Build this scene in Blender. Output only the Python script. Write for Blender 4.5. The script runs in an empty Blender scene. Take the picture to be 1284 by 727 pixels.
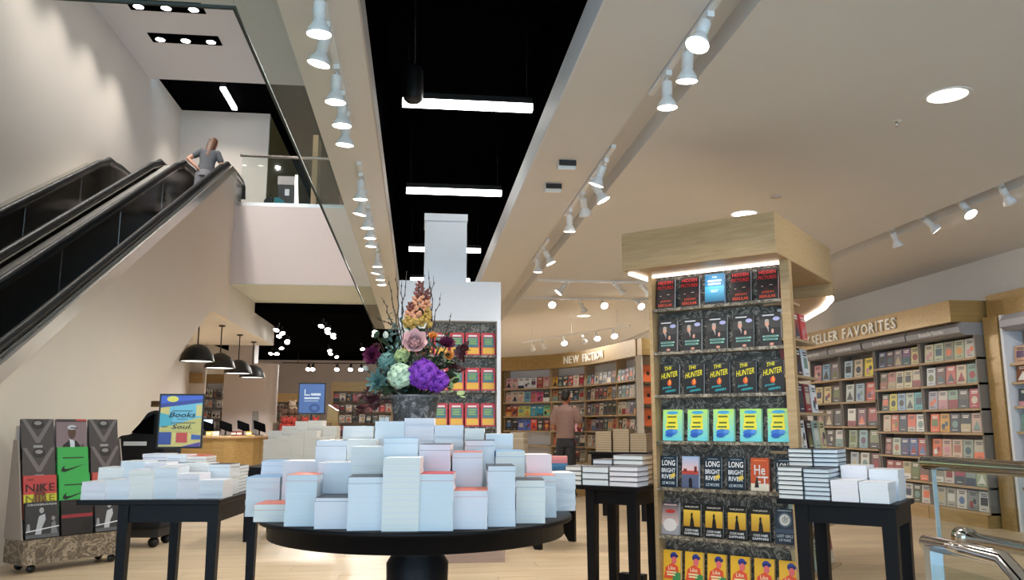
import bpy, bmesh, math, random
from mathutils import Matrix, Vector, Euler
random.seed(7)
S = bpy.context.scene
COL = S.collection
R = math.radians

# ------------------------------------------------------------------ camera
F, CX, CY, H = 1013.0, 642.0, 363.5, 1.2
PITCH, YAW = R(9.527), R(6.609)
cam = bpy.data.objects.new('camera', bpy.data.cameras.new('camera'))
COL.objects.link(cam)
cam.location = (0, 0, H)
cam.rotation_euler = (R(90) + PITCH, 0, -YAW)
cam.data.sensor_width = 36.0
cam.data.lens = 36.0 * F / 1284.0
cam.data.clip_start, cam.data.clip_end = 0.05, 200
S.camera = cam

# ------------------------------------------------------------------ world: daylight entering through the open shop front
w = bpy.data.worlds.new('world'); S.world = w; w.use_nodes = True
bg = w.node_tree.nodes['Background']
bg.inputs[0].default_value = (0.52, 0.77, 1.0, 1); bg.inputs[1].default_value = 3.9
vs = S.view_settings
vs.view_transform = 'Standard'; vs.look = 'None'; vs.gamma = 1.0; vs.use_curve_mapping = False
vs.exposure = 0.1

TRACK_W, LINEAR_W, DOWN_W, PEND_W, UP_W = 46.0, 7.0, 60.0, 190.0, 190.0

# ------------------------------------------------------------------ helpers
def ray(x, y):
    r = (x - CX) / F; u = -(y - CY) / F
    f = math.cos(PITCH) - u * math.sin(PITCH); z = u * math.cos(PITCH) + math.sin(PITCH)
    c, s = math.cos(YAW), math.sin(YAW)
    return (r * c + f * s, -r * s + f * c, z)
def at(x, y, X=None, Y=None, Z=None):
    """point of the place seen at photo pixel (x, y), on the plane X=, Y= or Z="""
    d = ray(x, y)
    t = X / d[0] if X is not None else Y / d[1] if Y is not None else (Z - H) / d[2]
    return Vector((d[0] * t, d[1] * t, H + d[2] * t))

MATS = {}
def mat(name, col, rough=0.55, metal=0.0, noise=0.06, scale=12.0, bump=0.0, spec=0.5, coat=0.0, stretch=None):
    if name in MATS: return MATS[name]
    m = bpy.data.materials.new(name); m.use_nodes = True
    nt = m.node_tree; b = nt.nodes['Principled BSDF']
    tc = nt.nodes.new('ShaderNodeTexCoord'); n = nt.nodes.new('ShaderNodeTexNoise')
    n.inputs['Scale'].default_value = scale; n.inputs['Detail'].default_value = 4
    src = tc.outputs['Object']
    if stretch:
        mp = nt.nodes.new('ShaderNodeMapping'); mp.inputs['Scale'].default_value = stretch
        nt.links.new(src, mp.inputs[0]); src = mp.outputs[0]
    nt.links.new(src, n.inputs['Vector'])
    mx = nt.nodes.new('ShaderNodeMix'); mx.data_type = 'RGBA'
    mx.inputs[6].default_value = tuple(max(0, c * (1 - noise)) for c in col) + (1,)
    mx.inputs[7].default_value = tuple(min(1, c * (1 + noise)) for c in col) + (1,)
    nt.links.new(n.outputs['Fac'], mx.inputs[0]); nt.links.new(mx.outputs[2], b.inputs['Base Color'])
    b.inputs['Roughness'].default_value = rough; b.inputs['Metallic'].default_value = metal
    b.inputs['Specular IOR Level'].default_value = spec
    if coat: b.inputs['Coat Weight'].default_value = coat; b.inputs['Coat Roughness'].default_value = 0.1
    if bump:
        bp = nt.nodes.new('ShaderNodeBump'); bp.inputs['Strength'].default_value = bump; bp.inputs['Distance'].default_value = 0.01
        nt.links.new(n.outputs['Fac'], bp.inputs['Height']); nt.links.new(bp.outputs[0], b.inputs['Normal'])
    MATS[name] = m; return m
def emit(name, col, strength):
    if name in MATS: return MATS[name]
    m = bpy.data.materials.new(name); m.use_nodes = True
    b = m.node_tree.nodes['Principled BSDF']
    b.inputs['Base Color'].default_value = (0.8, 0.8, 0.8, 1)
    b.inputs['Emission Color'].default_value = tuple(col) + (1,); b.inputs['Emission Strength'].default_value = strength
    MATS[name] = m; return m
def srgb(r, g, b):
    f = lambda c: (c / 255 / 12.92) if c / 255 <= 0.04045 else ((c / 255 + 0.055) / 1.055) ** 2.4
    return (f(r), f(g), f(b))
def wood(name, a, b_, rough=0.45, scale=(1.2, 14, 14), metal=0.0):
    m = bpy.data.materials.new(name); m.use_nodes = True; nt = m.node_tree; b = nt.nodes['Principled BSDF']
    tc = nt.nodes.new('ShaderNodeTexCoord'); mp = nt.nodes.new('ShaderNodeMapping'); mp.inputs['Scale'].default_value = scale
    n = nt.nodes.new('ShaderNodeTexNoise'); n.inputs['Scale'].default_value = 3; n.inputs['Detail'].default_value = 8; n.inputs['Distortion'].default_value = 0.6
    cr = nt.nodes.new('ShaderNodeValToRGB'); cr.color_ramp.elements[0].position = 0.3; cr.color_ramp.elements[1].position = 0.7
    cr.color_ramp.elements[0].color = a + (1,); cr.color_ramp.elements[1].color = b_ + (1,)
    oi = nt.nodes.new('ShaderNodeObjectInfo'); hv = nt.nodes.new('ShaderNodeHueSaturation')
    mr = nt.nodes.new('ShaderNodeMapRange'); mr.inputs[3].default_value = 0.9; mr.inputs[4].default_value = 1.1
    nt.links.new(oi.outputs['Random'], mr.inputs[0]); nt.links.new(mr.outputs[0], hv.inputs['Value'])
    nt.links.new(tc.outputs['Object'], mp.inputs[0]); nt.links.new(mp.outputs[0], n.inputs['Vector'])
    nt.links.new(n.outputs['Fac'], cr.inputs[0]); nt.links.new(cr.outputs[0], hv.inputs['Color'])
    nt.links.new(hv.outputs[0], b.inputs['Base Color'])
    b.inputs['Roughness'].default_value = rough; b.inputs['Metallic'].default_value = metal
    MATS[name] = m; return m
def marble(name, dark, mid, light, scale=7.0):
    m = bpy.data.materials.new(name); m.use_nodes = True; nt = m.node_tree; b = nt.nodes['Principled BSDF']
    tc = nt.nodes.new('ShaderNodeTexCoord'); n = nt.nodes.new('ShaderNodeTexNoise')
    n.inputs['Scale'].default_value = scale; n.inputs['Detail'].default_value = 3; n.inputs['Distortion'].default_value = 2.6
    mu = nt.nodes.new('ShaderNodeMath'); mu.operation = 'MULTIPLY'; mu.inputs[1].default_value = 7.0
    fr = nt.nodes.new('ShaderNodeMath'); fr.operation = 'PINGPONG'; fr.inputs[1].default_value = 1.0
    cr = nt.nodes.new('ShaderNodeValToRGB'); e = cr.color_ramp.elements
    e[0].color = dark + (1,); e[1].color = light + (1,); e[0].position = 0.1; e[1].position = 0.95
    k = e.new(0.45); k.color = mid + (1,); k = e.new(0.6); k.color = dark + (1,); k = e.new(0.72); k.color = mid + (1,)
    nt.links.new(tc.outputs['Object'], n.inputs['Vector']); nt.links.new(n.outputs['Fac'], mu.inputs[0])
    nt.links.new(mu.outputs[0], fr.inputs[0]); nt.links.new(fr.outputs[0], cr.inputs[0]); nt.links.new(cr.outputs[0], b.inputs['Base Color'])
    b.inputs['Roughness'].default_value = 0.5
    MATS[name] = m; return m
def glass(name, tint, refl=1.0):
    m = bpy.data.materials.new(name); m.use_nodes = True; nt = m.node_tree; nt.nodes.clear()
    o = nt.nodes.new('ShaderNodeOutputMaterial'); t = nt.nodes.new('ShaderNodeBsdfTransparent'); g = nt.nodes.new('ShaderNodeBsdfGlossy')
    t.inputs[0].default_value = tint + (1,); g.inputs['Roughness'].default_value = 0.02
    lw = nt.nodes.new('ShaderNodeLayerWeight'); pw = nt.nodes.new('ShaderNodeMath'); pw.operation = 'POWER'; pw.inputs[1].default_value = 4.0
    fz = nt.nodes.new('ShaderNodeMath'); fz.operation = 'MULTIPLY_ADD'; fz.inputs[1].default_value = 0.4 * refl; fz.inputs[2].default_value = 0.03
    nt.links.new(lw.outputs['Facing'], pw.inputs[0]); nt.links.new(pw.outputs[0], fz.inputs[0])
    mx = nt.nodes.new('ShaderNodeMixShader')
    nt.links.new(fz.outputs[0], mx.inputs[0]); nt.links.new(t.outputs[0], mx.inputs[1]); nt.links.new(g.outputs[0], mx.inputs[2])
    nt.links.new(mx.outputs[0], o.inputs[0]); MATS[name] = m; return m
def printed(name, rough):
    m = bpy.data.materials.new(name); m.use_nodes = True; nt = m.node_tree; b = nt.nodes['Principled BSDF']
    a = nt.nodes.new('ShaderNodeAttribute'); a.attribute_name = 'Col'
    n = nt.nodes.new('ShaderNodeTexNoise'); n.inputs['Scale'].default_value = 60
    mr = nt.nodes.new('ShaderNodeMapRange'); mr.inputs[3].default_value = 0.94; mr.inputs[4].default_value = 1.06
    hv = nt.nodes.new('ShaderNodeHueSaturation')
    nt.links.new(n.outputs['Fac'], mr.inputs[0]); nt.links.new(mr.outputs[0], hv.inputs['Value'])
    nt.links.new(a.outputs['Color'], hv.inputs['Color']); nt.links.new(hv.outputs[0], b.inputs['Base Color'])
    b.inputs['Roughness'].default_value = rough; MATS[name] = m; return m

M_PRINT = printed('printed_cover', 0.38)
M_PAPER = printed('paper_edges', 0.8)
M_WALL = mat('cream_wall_paint', (0.76, 0.685, 0.605), 0.7, noise=0.02, scale=2)
M_CEIL = mat('ceiling_paint', (0.70, 0.685, 0.67), 0.8, noise=0.02, scale=3)
M_SOFF = mat('soffit_paint', (0.74, 0.72, 0.695), 0.8, noise=0.02, scale=3)
M_PINK = mat('blush_fascia_paint', (0.80, 0.70, 0.67), 0.7, noise=0.02)
M_WHITE = mat('white_paint', (0.70, 0.72, 0.76), 0.6, noise=0.02)
M_GREY = mat('warm_grey_paint', (0.52, 0.47, 0.45), 0.7, noise=0.03)
M_DKWALL = mat('taupe_paint', (0.36, 0.30, 0.26), 0.7, noise=0.04)
M_VOID = mat('black_ceiling_paint', (0.0022, 0.0022, 0.0025), 0.95, noise=0.1, spec=0.0)
M_BLACK = mat('black_lacquer', (0.002, 0.002, 0.0035), 0.45, noise=0.15, spec=0.22)
M_RUB = mat('black_rubber', (0.012, 0.012, 0.012), 0.35, noise=0.1)
M_PLAS = mat('black_plastic', (0.015, 0.015, 0.016), 0.5, noise=0.1)
M_FABR = mat('black_fabric', (0.006, 0.006, 0.007), 0.9, noise=0.3, scale=80, bump=0.3)
M_STEEL = mat('brushed_steel', (0.62, 0.60, 0.57), 0.22, 1.0, noise=0.08, scale=6, stretch=(1, 30, 1))
M_CHROME = mat('polished_steel', (0.66, 0.63, 0.60), 0.12, 1.0, noise=0.03)
M_DECK = mat('escalator_deck_steel', (0.60, 0.58, 0.54), 0.3, 1.0, noise=0.08, scale=4)
M_ESCP = mat('dark_bronze_panel', (0.055, 0.048, 0.038), 0.16, 0.6, noise=0.25, scale=1.3)
M_STEP = mat('escalator_step_metal', (0.12, 0.12, 0.12), 0.4, 0.8, noise=0.2, scale=20)
M_TRIMW = mat('white_fixture_enamel', (0.80, 0.80, 0.80), 0.35, noise=0.02)
M_OAK = wood('oak_veneer', (0.40, 0.262, 0.125), (0.51, 0.348, 0.18), 0.45)
M_GOLD = wood('golden_brown_veneer', (0.32, 0.205, 0.075), (0.42, 0.28, 0.11), 0.32, (1, 10, 10), 0.25)
M_SHELF = wood('shelf_oak', (0.40, 0.27, 0.14), (0.50, 0.35, 0.20), 0.5)
M_FLOOR = wood('oak_floor', (0.49, 0.372, 0.235), (0.65, 0.515, 0.345), 0.42, (0.5, 9, 9))
M_DKWOOD = wood('dark_brown_wood', (0.12, 0.075, 0.04), (0.18, 0.12, 0.065), 0.5)  # dark brown wood for shelves, plinths and the crate
M_MARB = marble('marbled_paper', (0.03, 0.028, 0.025), (0.14, 0.125, 0.105), (0.38, 0.34, 0.28), 9.0)
M_MARBC = marble('marbled_paper_tan', (0.10, 0.075, 0.05), (0.24, 0.185, 0.125), (0.42, 0.34, 0.24), 8.0)
M_MARBL = marble('marbled_paper_light', (0.05, 0.045, 0.035), (0.30, 0.25, 0.18), (0.48, 0.41, 0.32), 11.0)
M_VALANCE = mat('grey_valance_enamel', (0.27, 0.27, 0.285), 0.4, noise=0.03)
M_GLASS = glass('clear_glass', (0.93, 0.96, 0.945))
M_BAFFLE = glass('green_tinted_glass', (0.86, 0.90, 0.87), 0.8)
M_UNDER = mat('grey_green_soffit_paint', (0.56, 0.61, 0.59), 0.6, noise=0.03)
M_LAMP = emit('lamp_glow', (1.0, 0.95, 0.85), 14.0)
M_TUBE = emit('tube_glow', (1.0, 0.98, 0.92), 9.0)
M_LED = emit('led_strip_glow', (1.0, 0.90, 0.80), 4.0)
M_DIFF = emit('downlight_glow', (1.0, 0.97, 0.88), 2.2)
M_SCREEN = emit('screen_glow', (0.35, 0.65, 1.0), 1.2)

class MB:
    """collects faces with material slot and colour; build() makes ONE mesh object"""
    def __init__(s): s.v = []; s.f = []; s.m = []; s.c = []; s.sm = []
    def add(s, vs, fs, mi=0, col=(1, 1, 1), smooth=False):
        o = len(s.v); s.v += [tuple(p) for p in vs]
        for f in fs:
            s.f.append([o + i for i in f]); s.m.append(mi); s.c.append(col); s.sm.append(smooth)
        return s
    def box(s, x0, x1, y0, y1, z0, z1, mi=0, col=(1, 1, 1), M=None):
        vs = [(x, y, z) for z in (z0, z1) for (x, y) in ((x0, y0), (x1, y0), (x1, y1), (x0, y1))]
        if M: vs = [M @ Vector(p) for p in vs]
        return s.add(vs, [(3, 2, 1, 0), (4, 5, 6, 7), (0, 1, 5, 4), (1, 2, 6, 5), (2, 3, 7, 6), (3, 0, 4, 7)], mi, col)
    def prism(s, poly, a0, a1, axis='z', mi=0, col=(1, 1, 1)):
        """extrude 2-D polygon: axis z -> (x,y), y -> (x,z), x -> (y,z)"""
        g = {'z': lambda p, a: (p[0], p[1], a), 'y': lambda p, a: (p[0], a, p[1]), 'x': lambda p, a: (a, p[0], p[1])}[axis]
        n = len(poly); vs = [g(p, a0) for p in poly] + [g(p, a1) for p in poly]
        fs = [tuple(range(n - 1, -1, -1)), tuple(range(n, 2 * n))] + [(i, (i + 1) % n, n + (i + 1) % n, n + i) for i in range(n)]
        return s.add(vs, fs, mi, col)
    def lathe(s, prof, n=24, mi=0, col=(1, 1, 1), M=None, closed=False):
        vs = []
        for (r, z) in prof:
            for i in range(n):
                a = 2 * math.pi * i / n; p = Vector((r * math.cos(a), r * math.sin(a), z)); vs.append(M @ p if M else p)
        fs = []
        for j in range(len(prof) - 1):
            for i in range(n):
                k = (i + 1) % n; fs.append((j * n + i, j * n + k, (j + 1) * n + k, (j + 1) * n + i))
        if closed:
            fs.append(tuple(range(n - 1, -1, -1))); fs.append(tuple((len(prof) - 1) * n + i for i in range(n)))
        return s.add(vs, fs, mi, col, True)
    def tube(s, pts, r, n=8, mi=0, col=(1, 1, 1)):
        pts = [Vector(p) for p in pts]; rs = r if isinstance(r, (list, tuple)) else [r] * len(pts); vs = []
        for i, p in enumerate(pts):
            d = (pts[min(i + 1, len(pts) - 1)] - pts[max(i - 1, 0)]).normalized()
            u = d.cross(Vector((0, 0, 1)) if abs(d.z) < 0.95 else Vector((1, 0, 0))).normalized(); t = d.cross(u)
            for k in range(n):
                a = 2 * math.pi * k / n; vs.append(p + (u * math.cos(a) + t * math.sin(a)) * rs[i])
        fs = [(j * n + i, j * n + (i + 1) % n, (j + 1) * n + (i + 1) % n, (j + 1) * n + i) for j in range(len(pts) - 1) for i in range(n)]
        fs += [tuple(range(n - 1, -1, -1)), tuple((len(pts) - 1) * n + i for i in range(n))]
        return s.add(vs, fs, mi, col, True)
    def ell(s, c, r, n=12, k=8, mi=0, col=(1, 1, 1), M=None):
        vs = []; c = Vector(c)
        for j in range(k + 1):
            b = math.pi * j / k
            for i in range(n):
                a = 2 * math.pi * i / n
                p = Vector((r[0] * math.sin(b) * math.cos(a), r[1] * math.sin(b) * math.sin(a), r[2] * math.cos(b)))
                vs.append(c + (M @ p if M else p))
        fs = [(j * n + i, (j + 1) * n + i, (j + 1) * n + (i + 1) % n, j * n + (i + 1) % n) for j in range(k) for i in range(n)]
        return s.add(vs, fs, mi, col, True)
    def mesh(s, name, mats):
        me = bpy.data.meshes.new(name); me.from_pydata(s.v, [], s.f)
        for m in (mats if isinstance(mats, (list, tuple)) else [mats]): me.materials.append(m)
        me.polygons.foreach_set('material_index', s.m); me.polygons.foreach_set('use_smooth', s.sm)
        at_ = me.color_attributes.new('Col', 'FLOAT_COLOR', 'CORNER'); buf = []
        for f, c in zip(s.f, s.c): buf += [c[0], c[1], c[2], 1.0] * len(f)
        at_.data.foreach_set('color', buf); me.update(); return me
    def build(s, name, mats, parent=None, loc=None, rz=0):
        return link(name, s.mesh(name, mats), parent, loc, rz)
def link(name, me, parent=None, loc=None, rz=0):
    o = bpy.data.objects.new(name, me); COL.objects.link(o); o.parent = parent
    if loc is not None: o.location = loc
    if rz: o.rotation_euler.z = rz
    return o
USED = {}
def tag(o, label, cat, group=None):
    o['label'] = label; o['category'] = cat
    if group: o['group'] = group
    USED.setdefault(label, []).append(o.name); return o
def thing(name, label, cat, loc=(0, 0, 0), rz=0, group=None):
    return tag(link(name, None, None, loc, rz), label, cat, group)
def struct(o): o['kind'] = 'structure'; return o
def bevel(o, wd=0.004, n=2):
    m = o.modifiers.new('bevel', 'BEVEL'); m.width = wd; m.segments = n; m.limit_method = 'ANGLE'; return o
def spot(loc, target, power, size=R(125), blend=0.6, col=(1, 0.955, 0.90), parent=None, rad=0.05):
    l = bpy.data.lights.new('lamp_light', 'SPOT'); l.energy = power; l.spot_size = size; l.spot_blend = blend; l.color = col; l.shadow_soft_size = rad
    o = bpy.data.objects.new('lamp_light', l); COL.objects.link(o); o.location = loc
    o.rotation_euler = (Vector(target) - Vector(loc)).to_track_quat('-Z', 'Y').to_euler()
    if parent: o.parent = parent; o.matrix_parent_inverse = Matrix.LocRotScale(parent.location, parent.rotation_euler, parent.scale).inverted()
    return o
ORD = ['first', 'second', 'third', 'fourth', 'fifth', 'sixth', 'seventh', 'eighth', 'ninth', 'tenth', 'eleventh', 'twelfth', 'thirteenth', 'fourteenth', 'fifteenth', 'sixteenth', 'seventeenth', 'eighteenth', 'nineteenth', 'twentieth']
TXT = {}
def text2d(s_, shear=0.0, bold=0.0, space=1.0):
    key = (s_, shear, bold, space)
    if key in TXT: return TXT[key]
    cu = bpy.data.curves.new('t', 'FONT'); cu.body = s_; cu.shear = shear; cu.offset = bold; cu.space_character = space; cu.resolution_u = 2
    ob = bpy.data.objects.new('t', cu); COL.objects.link(ob)
    dg = bpy.context.evaluated_depsgraph_get(); me = bpy.data.meshes.new_from_object(ob.evaluated_get(dg))
    vs = [(v.co.x, v.co.y) for v in me.vertices]; fs = [tuple(p.vertices) for p in me.polygons]
    xs = [v[0] for v in vs]; ys = [v[1] for v in vs]
    x0, x1, y0, y1 = min(xs), max(xs), min(ys), max(ys)
    vs = [((x - x0) / (x1 - x0), (y - y0) / (y1 - y0)) for x, y in vs]
    bpy.data.objects.remove(ob); bpy.data.curves.remove(cu); bpy.data.meshes.remove(me)
    TXT[key] = (vs, fs, (x1 - x0) / (y1 - y0)); return TXT[key]
def hexc(c): return srgb(*c) if max(c) > 1 else c
def draw(mb, items, w, h, y=0.0, mi=0, x0=None, z0=0.0):
    """flat print on a sheet facing -y: unit coords u (left-right) v (bottom-top)"""
    if x0 is None: x0 = -w / 2
    for k, it in enumerate(items):
        d = y - 0.0006 * (k + 1); q = lambda u, v: (x0 + u * w, d, z0 + v * h); c = hexc(it[1])
        if it[0] == 'rect':
            u0, v0, u1, v1 = it[2:6]; mb.add([q(u0, v0), q(u1, v0), q(u1, v1), q(u0, v1)], [(0, 1, 2, 3)], mi, c)
        elif it[0] == 'poly':
            p = [q(*a) for a in it[2]]; mb.add(p, [tuple(range(len(p)))], mi, c)
        elif it[0] == 'ell':
            cx, cy, rx, ry = it[2:6]; p = [q(cx + rx * math.cos(a * math.pi / 8), cy + ry * math.sin(a * math.pi / 8)) for a in range(16)]
            mb.add(p, [tuple(range(16))], mi, c)
        elif it[0] == 'grad':      # printed colour blend, bottom colour -> top colour
            c2 = hexc(it[2]); u0, v0, u1, v1 = it[3:7]; n = 10
            for i in range(n):
                t = (i + 0.5) / n; cc = tuple(a + (b - a) * t for a, b in zip(c, c2)); va, vb = v0 + (v1 - v0) * i / n, v0 + (v1 - v0) * (i + 1) / n
                mb.add([q(u0, va), q(u1, va), q(u1, vb), q(u0, vb)], [(0, 1, 2, 3)], mi, cc)
        elif it[0] == 'text':
            s_, u0, v0, u1, v1 = it[2:7]; sh = it[7] if len(it) > 7 else 0; rot = it[8] if len(it) > 8 else 0
            vs, fs, _ = text2d(s_, sh, 0.012)
            mb.add([q(u0 + (u1 - u0) * a, v0 + (v1 - v0) * b + rot * a) for a, b in vs], fs, mi, c)
# ------------------------------------------------------------------ books
BK = {}
PG = [srgb(228, 231, 236), srgb(236, 234, 228), srgb(222, 229, 234), srgb(233, 229, 234)]
PGX = {'tan': srgb(178, 162, 136), 'grey': srgb(205, 202, 194)}  # grey entry holds the shade falling on the blue sign table's stacks
def pgc(p): return PGX[p] if p in PGX else PG[p % 4]
def standing_meshes(w, h, t, cover, items=(), page=0, hard=True, key=None):
    """face-out book: front towards -y, spine at -x, foot at z=0 -> (cover mesh, page mesh)"""
    k = ('s', w, h, t, cover, page, hard, key)
    if k in BK: return BK[k]
    c = hexc(cover); b = 0.003 if hard else 0.001; ins = 0.004 if hard else 0.0
    a = MB()
    a.box(-w / 2, w / 2, -t / 2, -t / 2 + b, 0, h, 0, c).box(-w / 2, w / 2, t / 2 - b, t / 2, 0, h, 0, c).box(-w / 2, -w / 2 + b, -t / 2 + b, t / 2 - b, 0, h, 0, c)
    draw(a, items, w, h, -t / 2)
    p = MB(); p.box(-w / 2 + b, w / 2 - ins, -t / 2 + b, t / 2 - b, ins, h - ins, 0, pgc(page))
    BK[k] = (a.mesh('cover', M_PRINT), p.mesh('page_block', M_PAPER)); return BK[k]
def face_book(name, label, w, h, t, cover, items, loc, rz, tilt=0.0, group=None, page=0, hard=True, key=None, whole=False):
    if whole:     # far away: one mesh, too small to show its parts
        c = hexc(cover); a = MB(); a.box(-w / 2, w / 2, -t / 2, t / 2, 0, h, 0, c)
        a.box(w / 2, w / 2 + 0.001, -t / 2 + 0.003, t / 2 - 0.003, 0.003, h - 0.003, 0, srgb(200, 195, 185)); draw(a, items, w, h, -t / 2)
        o = a.build(name, M_PRINT, None, loc); o.rotation_euler = (tilt, 0, rz); return tag(o, label, 'book', group)
    ms = standing_meshes(w, h, t, cover, items, page, hard, key)
    o = thing(name, label, 'book', loc, 0, group); o.rotation_euler = (tilt, 0, rz)
    link('cover', ms[0], o); link('page_block', ms[1], o); return o
def lying_meshes(w, d, t, cover, page, hard):
    k = ('l', w, d, t, cover, page, hard)
    if k in BK: return BK[k]
    c = hexc(cover); b = 0.003 if hard else 0.0012; ins = 0.005 if hard else 0.0
    a = MB(); a.box(-w / 2, w / 2, 0, d, 0, b, 0, c).box(-w / 2, w / 2, 0, d, t - b, t, 0, c).box(-w / 2, -w / 2 + b, 0, d, b, t - b, 0, c)
    p = MB(); p.box(-w / 2 + b, w / 2 - ins, ins, d - ins, b, t - b, 0, pgc(page))
    BK[k] = (a.mesh('cover', M_PRINT), p.mesh('page_block', M_PAPER)); return BK[k]
NST = [0]
def stack(x, y, z0, z1, w, d, t, cover, rz, where, group, hard=False, name='paperback_book', top=None, desc='white-edged paperback', page=None, maxn=20, block=0):
    """books lying on each other, tail edges towards the local -y; (x, y) = centre of the front edge"""
    n = max(1, min(maxn, round((z1 - z0) / t))); t = round((z1 - z0) / n, 4); NST[0] += 1
    pg = NST[0] if page is None else page
    if block and z0 - block > 0.03:
        o = tag(MB().box(-w / 2 + .004, w / 2 - .004, .004, d - .004, 0, z0 - block).build('display_block', M_BLACK, None, (x, y, block), rz), f'black display block under the {where}', 'display block', 'hidden display blocks')
    for i in range(n):
        last = i == n - 1
        ms = lying_meshes(round(w, 3), d, t, top if (top and last) else cover, pg, hard)
        j = n - 1 - i
        pos = 'topmost' if j == 0 and n > 1 else 'only' if n == 1 else 'lowest' if i == 0 else ORD[j] + ' from the top'
        lab = f'{desc}, {pos} in {where}'
        o = thing(name, lab, 'book', (x + random.uniform(-.0015, .0015), y + random.uniform(-.002, .002), z0 + i * t), rz + random.uniform(-.012, .012), group)
        link('cover', ms[0], o); link('page_block', ms[1], o)
# ================================================================== the setting
ZC = 3.3                       # ground-floor ceiling
UF, UC = 5.36, 9.0             # upper floor, upper ceiling
XW, XL, XR = -3.55, -6.2, 7.15 # escalator side wall, outer left wall, right wall
YB = 31.0
fl = struct(MB().box(-9, 9, -6, YB, -0.05, -0.006).build('floor', M_FLOOR))
pm = {}
for r_ in range(46):                                  # oak planks laid across the shop
    y0 = 4.4 + r_ * 0.235; x = -5.6 + (r_ * 0.83) % 2.1 - 1.2
    while x < 7.1:
        L = 2.1; xa, xb = max(x, -6.1), min(x + L, 7.1)
        if xb - xa > 0.3:
            k = round(xb - xa, 2)
            if k not in pm: pm[k] = MB().box(0, k - 0.004, 0, 0.231, -0.006, 0).mesh('plank', M_FLOOR)
            link('plank', pm[k], fl, (xa, y0, 0))
        x += L
# right ceiling with two long light slots
for (a, b) in ((0.9, 1.42), (1.67, 5.08), (5.30, XR)):
    struct(MB().box(a, b, -6, 22, ZC, ZC + 0.2).build('ceiling', M_CEIL))
for (a, b) in ((1.40, 1.69), (5.06, 5.32)):
    struct(MB().box(a, b, -6, 22, ZC + 0.13, ZC + 0.2).build('ceiling', M_CEIL))
struct(MB().box(0.885, 0.9, -6, 22, ZC, ZC + 0.2).build('trim_1', M_WHITE))
struct(MB().box(1.15, 1.25, -6, 22, ZC + 0.2, 5.2).build('wall_plenum_right', M_VOID))
struct(MB().box(-0.4, 1.3, -6, 18, 5.1, 5.2).build('ceiling_plenum', M_VOID))
struct(MB().box(-0.42, -0.38, -6, 18, ZC + 0.16, 5.2).build('wall_plenum_left', M_VOID))
# left soffit below the upper-floor edge
struct(MB().box(-0.74, -0.33, -6, 17.9, ZC, ZC + 0.16).build('ceiling', M_SOFF))
struct(MB().box(-0.335, -0.325, -6, 17.9, ZC - 0.005, ZC + 0.17).build('trim_2', M_GREY))
struct(MB().box(-0.74, -0.43, -6, 17.9, ZC + 0.16, UF).build('wall_well_right', M_PINK))
struct(MB().box(-9, -0.74, -6, 3.05, ZC, UF).build('ceiling', M_SOFF))
# far black ceiling, end walls
struct(MB().box(-9, 0.9, 17.9, YB, 3.62, 3.9).build('ceiling', M_VOID))
struct(MB().box(-0.4, 0.9, 17.85, 17.95, 3.62, 5.2).build('wall_plenum_back', M_VOID))
struct(MB().box(0.9, 9, 22, YB, ZC, ZC + 0.2).build('ceiling', M_CEIL))
struct(MB().box(-9, 9, YB, YB + 0.1, 0, 4).build('wall_back', M_GREY))
struct(MB().box(XR, XR + 0.1, -6, YB, 0, ZC + 0.1).build('wall_right', M_CEIL))
struct(MB().box(XL - 0.1, XL, -1, 15.5, 0, UC).build('wall_left', M_WALL))
struct(MB().box(XL - 0.1, XL, 15.5, 20.8, UF, UC + 0.35).build('wall_left_upper', M_WALL))
struct(MB().box(XL - 0.1, XL, 15.5, YB, 0, UF).build('wall_left_lower', M_WALL))
# slab of the upper floor with its blush fascia
struct(MB().box(XW, -0.74, 15.5, 17.9, 3.85, UF).build('wall_slab_edge', M_PINK))
struct(MB().box(XL, -0.74, 17.9, YB, 3.9, UF).build('ceiling_slab', M_PINK))
struct(MB().box(XL, XW, 15.5, 17.9, 3.9, UF).build('ceiling_slab', M_PINK))
struct(MB().box(XL, XW - 0.072, 14.25, 15.5, 3.146, 3.9).build('ceiling_bulkhead', M_CEIL)); struct(MB().box(XL, XW, 15.5, 20.4, 3.146, 3.88).build('ceiling_bulkhead', M_CEIL))
struct(MB().box(XW, -0.75, 15.5, 17.9, 3.835, 3.849).build('ceiling_slab_underside', M_UNDER))
# upper storey shell
struct(MB().box(XL - 0.1, 3, -6, 18.2, UC, UC + 0.1).build('ceiling_upper', M_SOFF))
struct(MB().box(XL - 0.1, 3, 18.2, 30, UC + 0.25, UC + 0.35).build('ceiling_upper', M_VOID))
struct(MB().box(XL, -3.98, 20.7, 20.8, UF, UC + 0.3).build('wall_upper_back', M_WALL))
struct(MB().box(-4.08, -3.98, 20.8, 30, UF, UC + 0.3).build('wall_upper_side', M_GOLD))
struct(MB().box(-4.0, 3, 30, 30.1, UF, UC + 0.3).build('wall_upper_end', M_VOID))
struct(MB().box(2.9, 3, -6, 30, UF, UC + 0.3).build('wall_upper_right', M_VOID))
# escalator side cladding: sloped top, cut away below
struct(MB().prism([(4.4, 0), (11.42, 0), (11.42, 1.607), (14.2, 3.146), (15.5, 3.146), (15.5, 6.02), (15.2, 6.02)], XW - 0.07, XW, 'x').build('wall_escalator', M_WALL))
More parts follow.
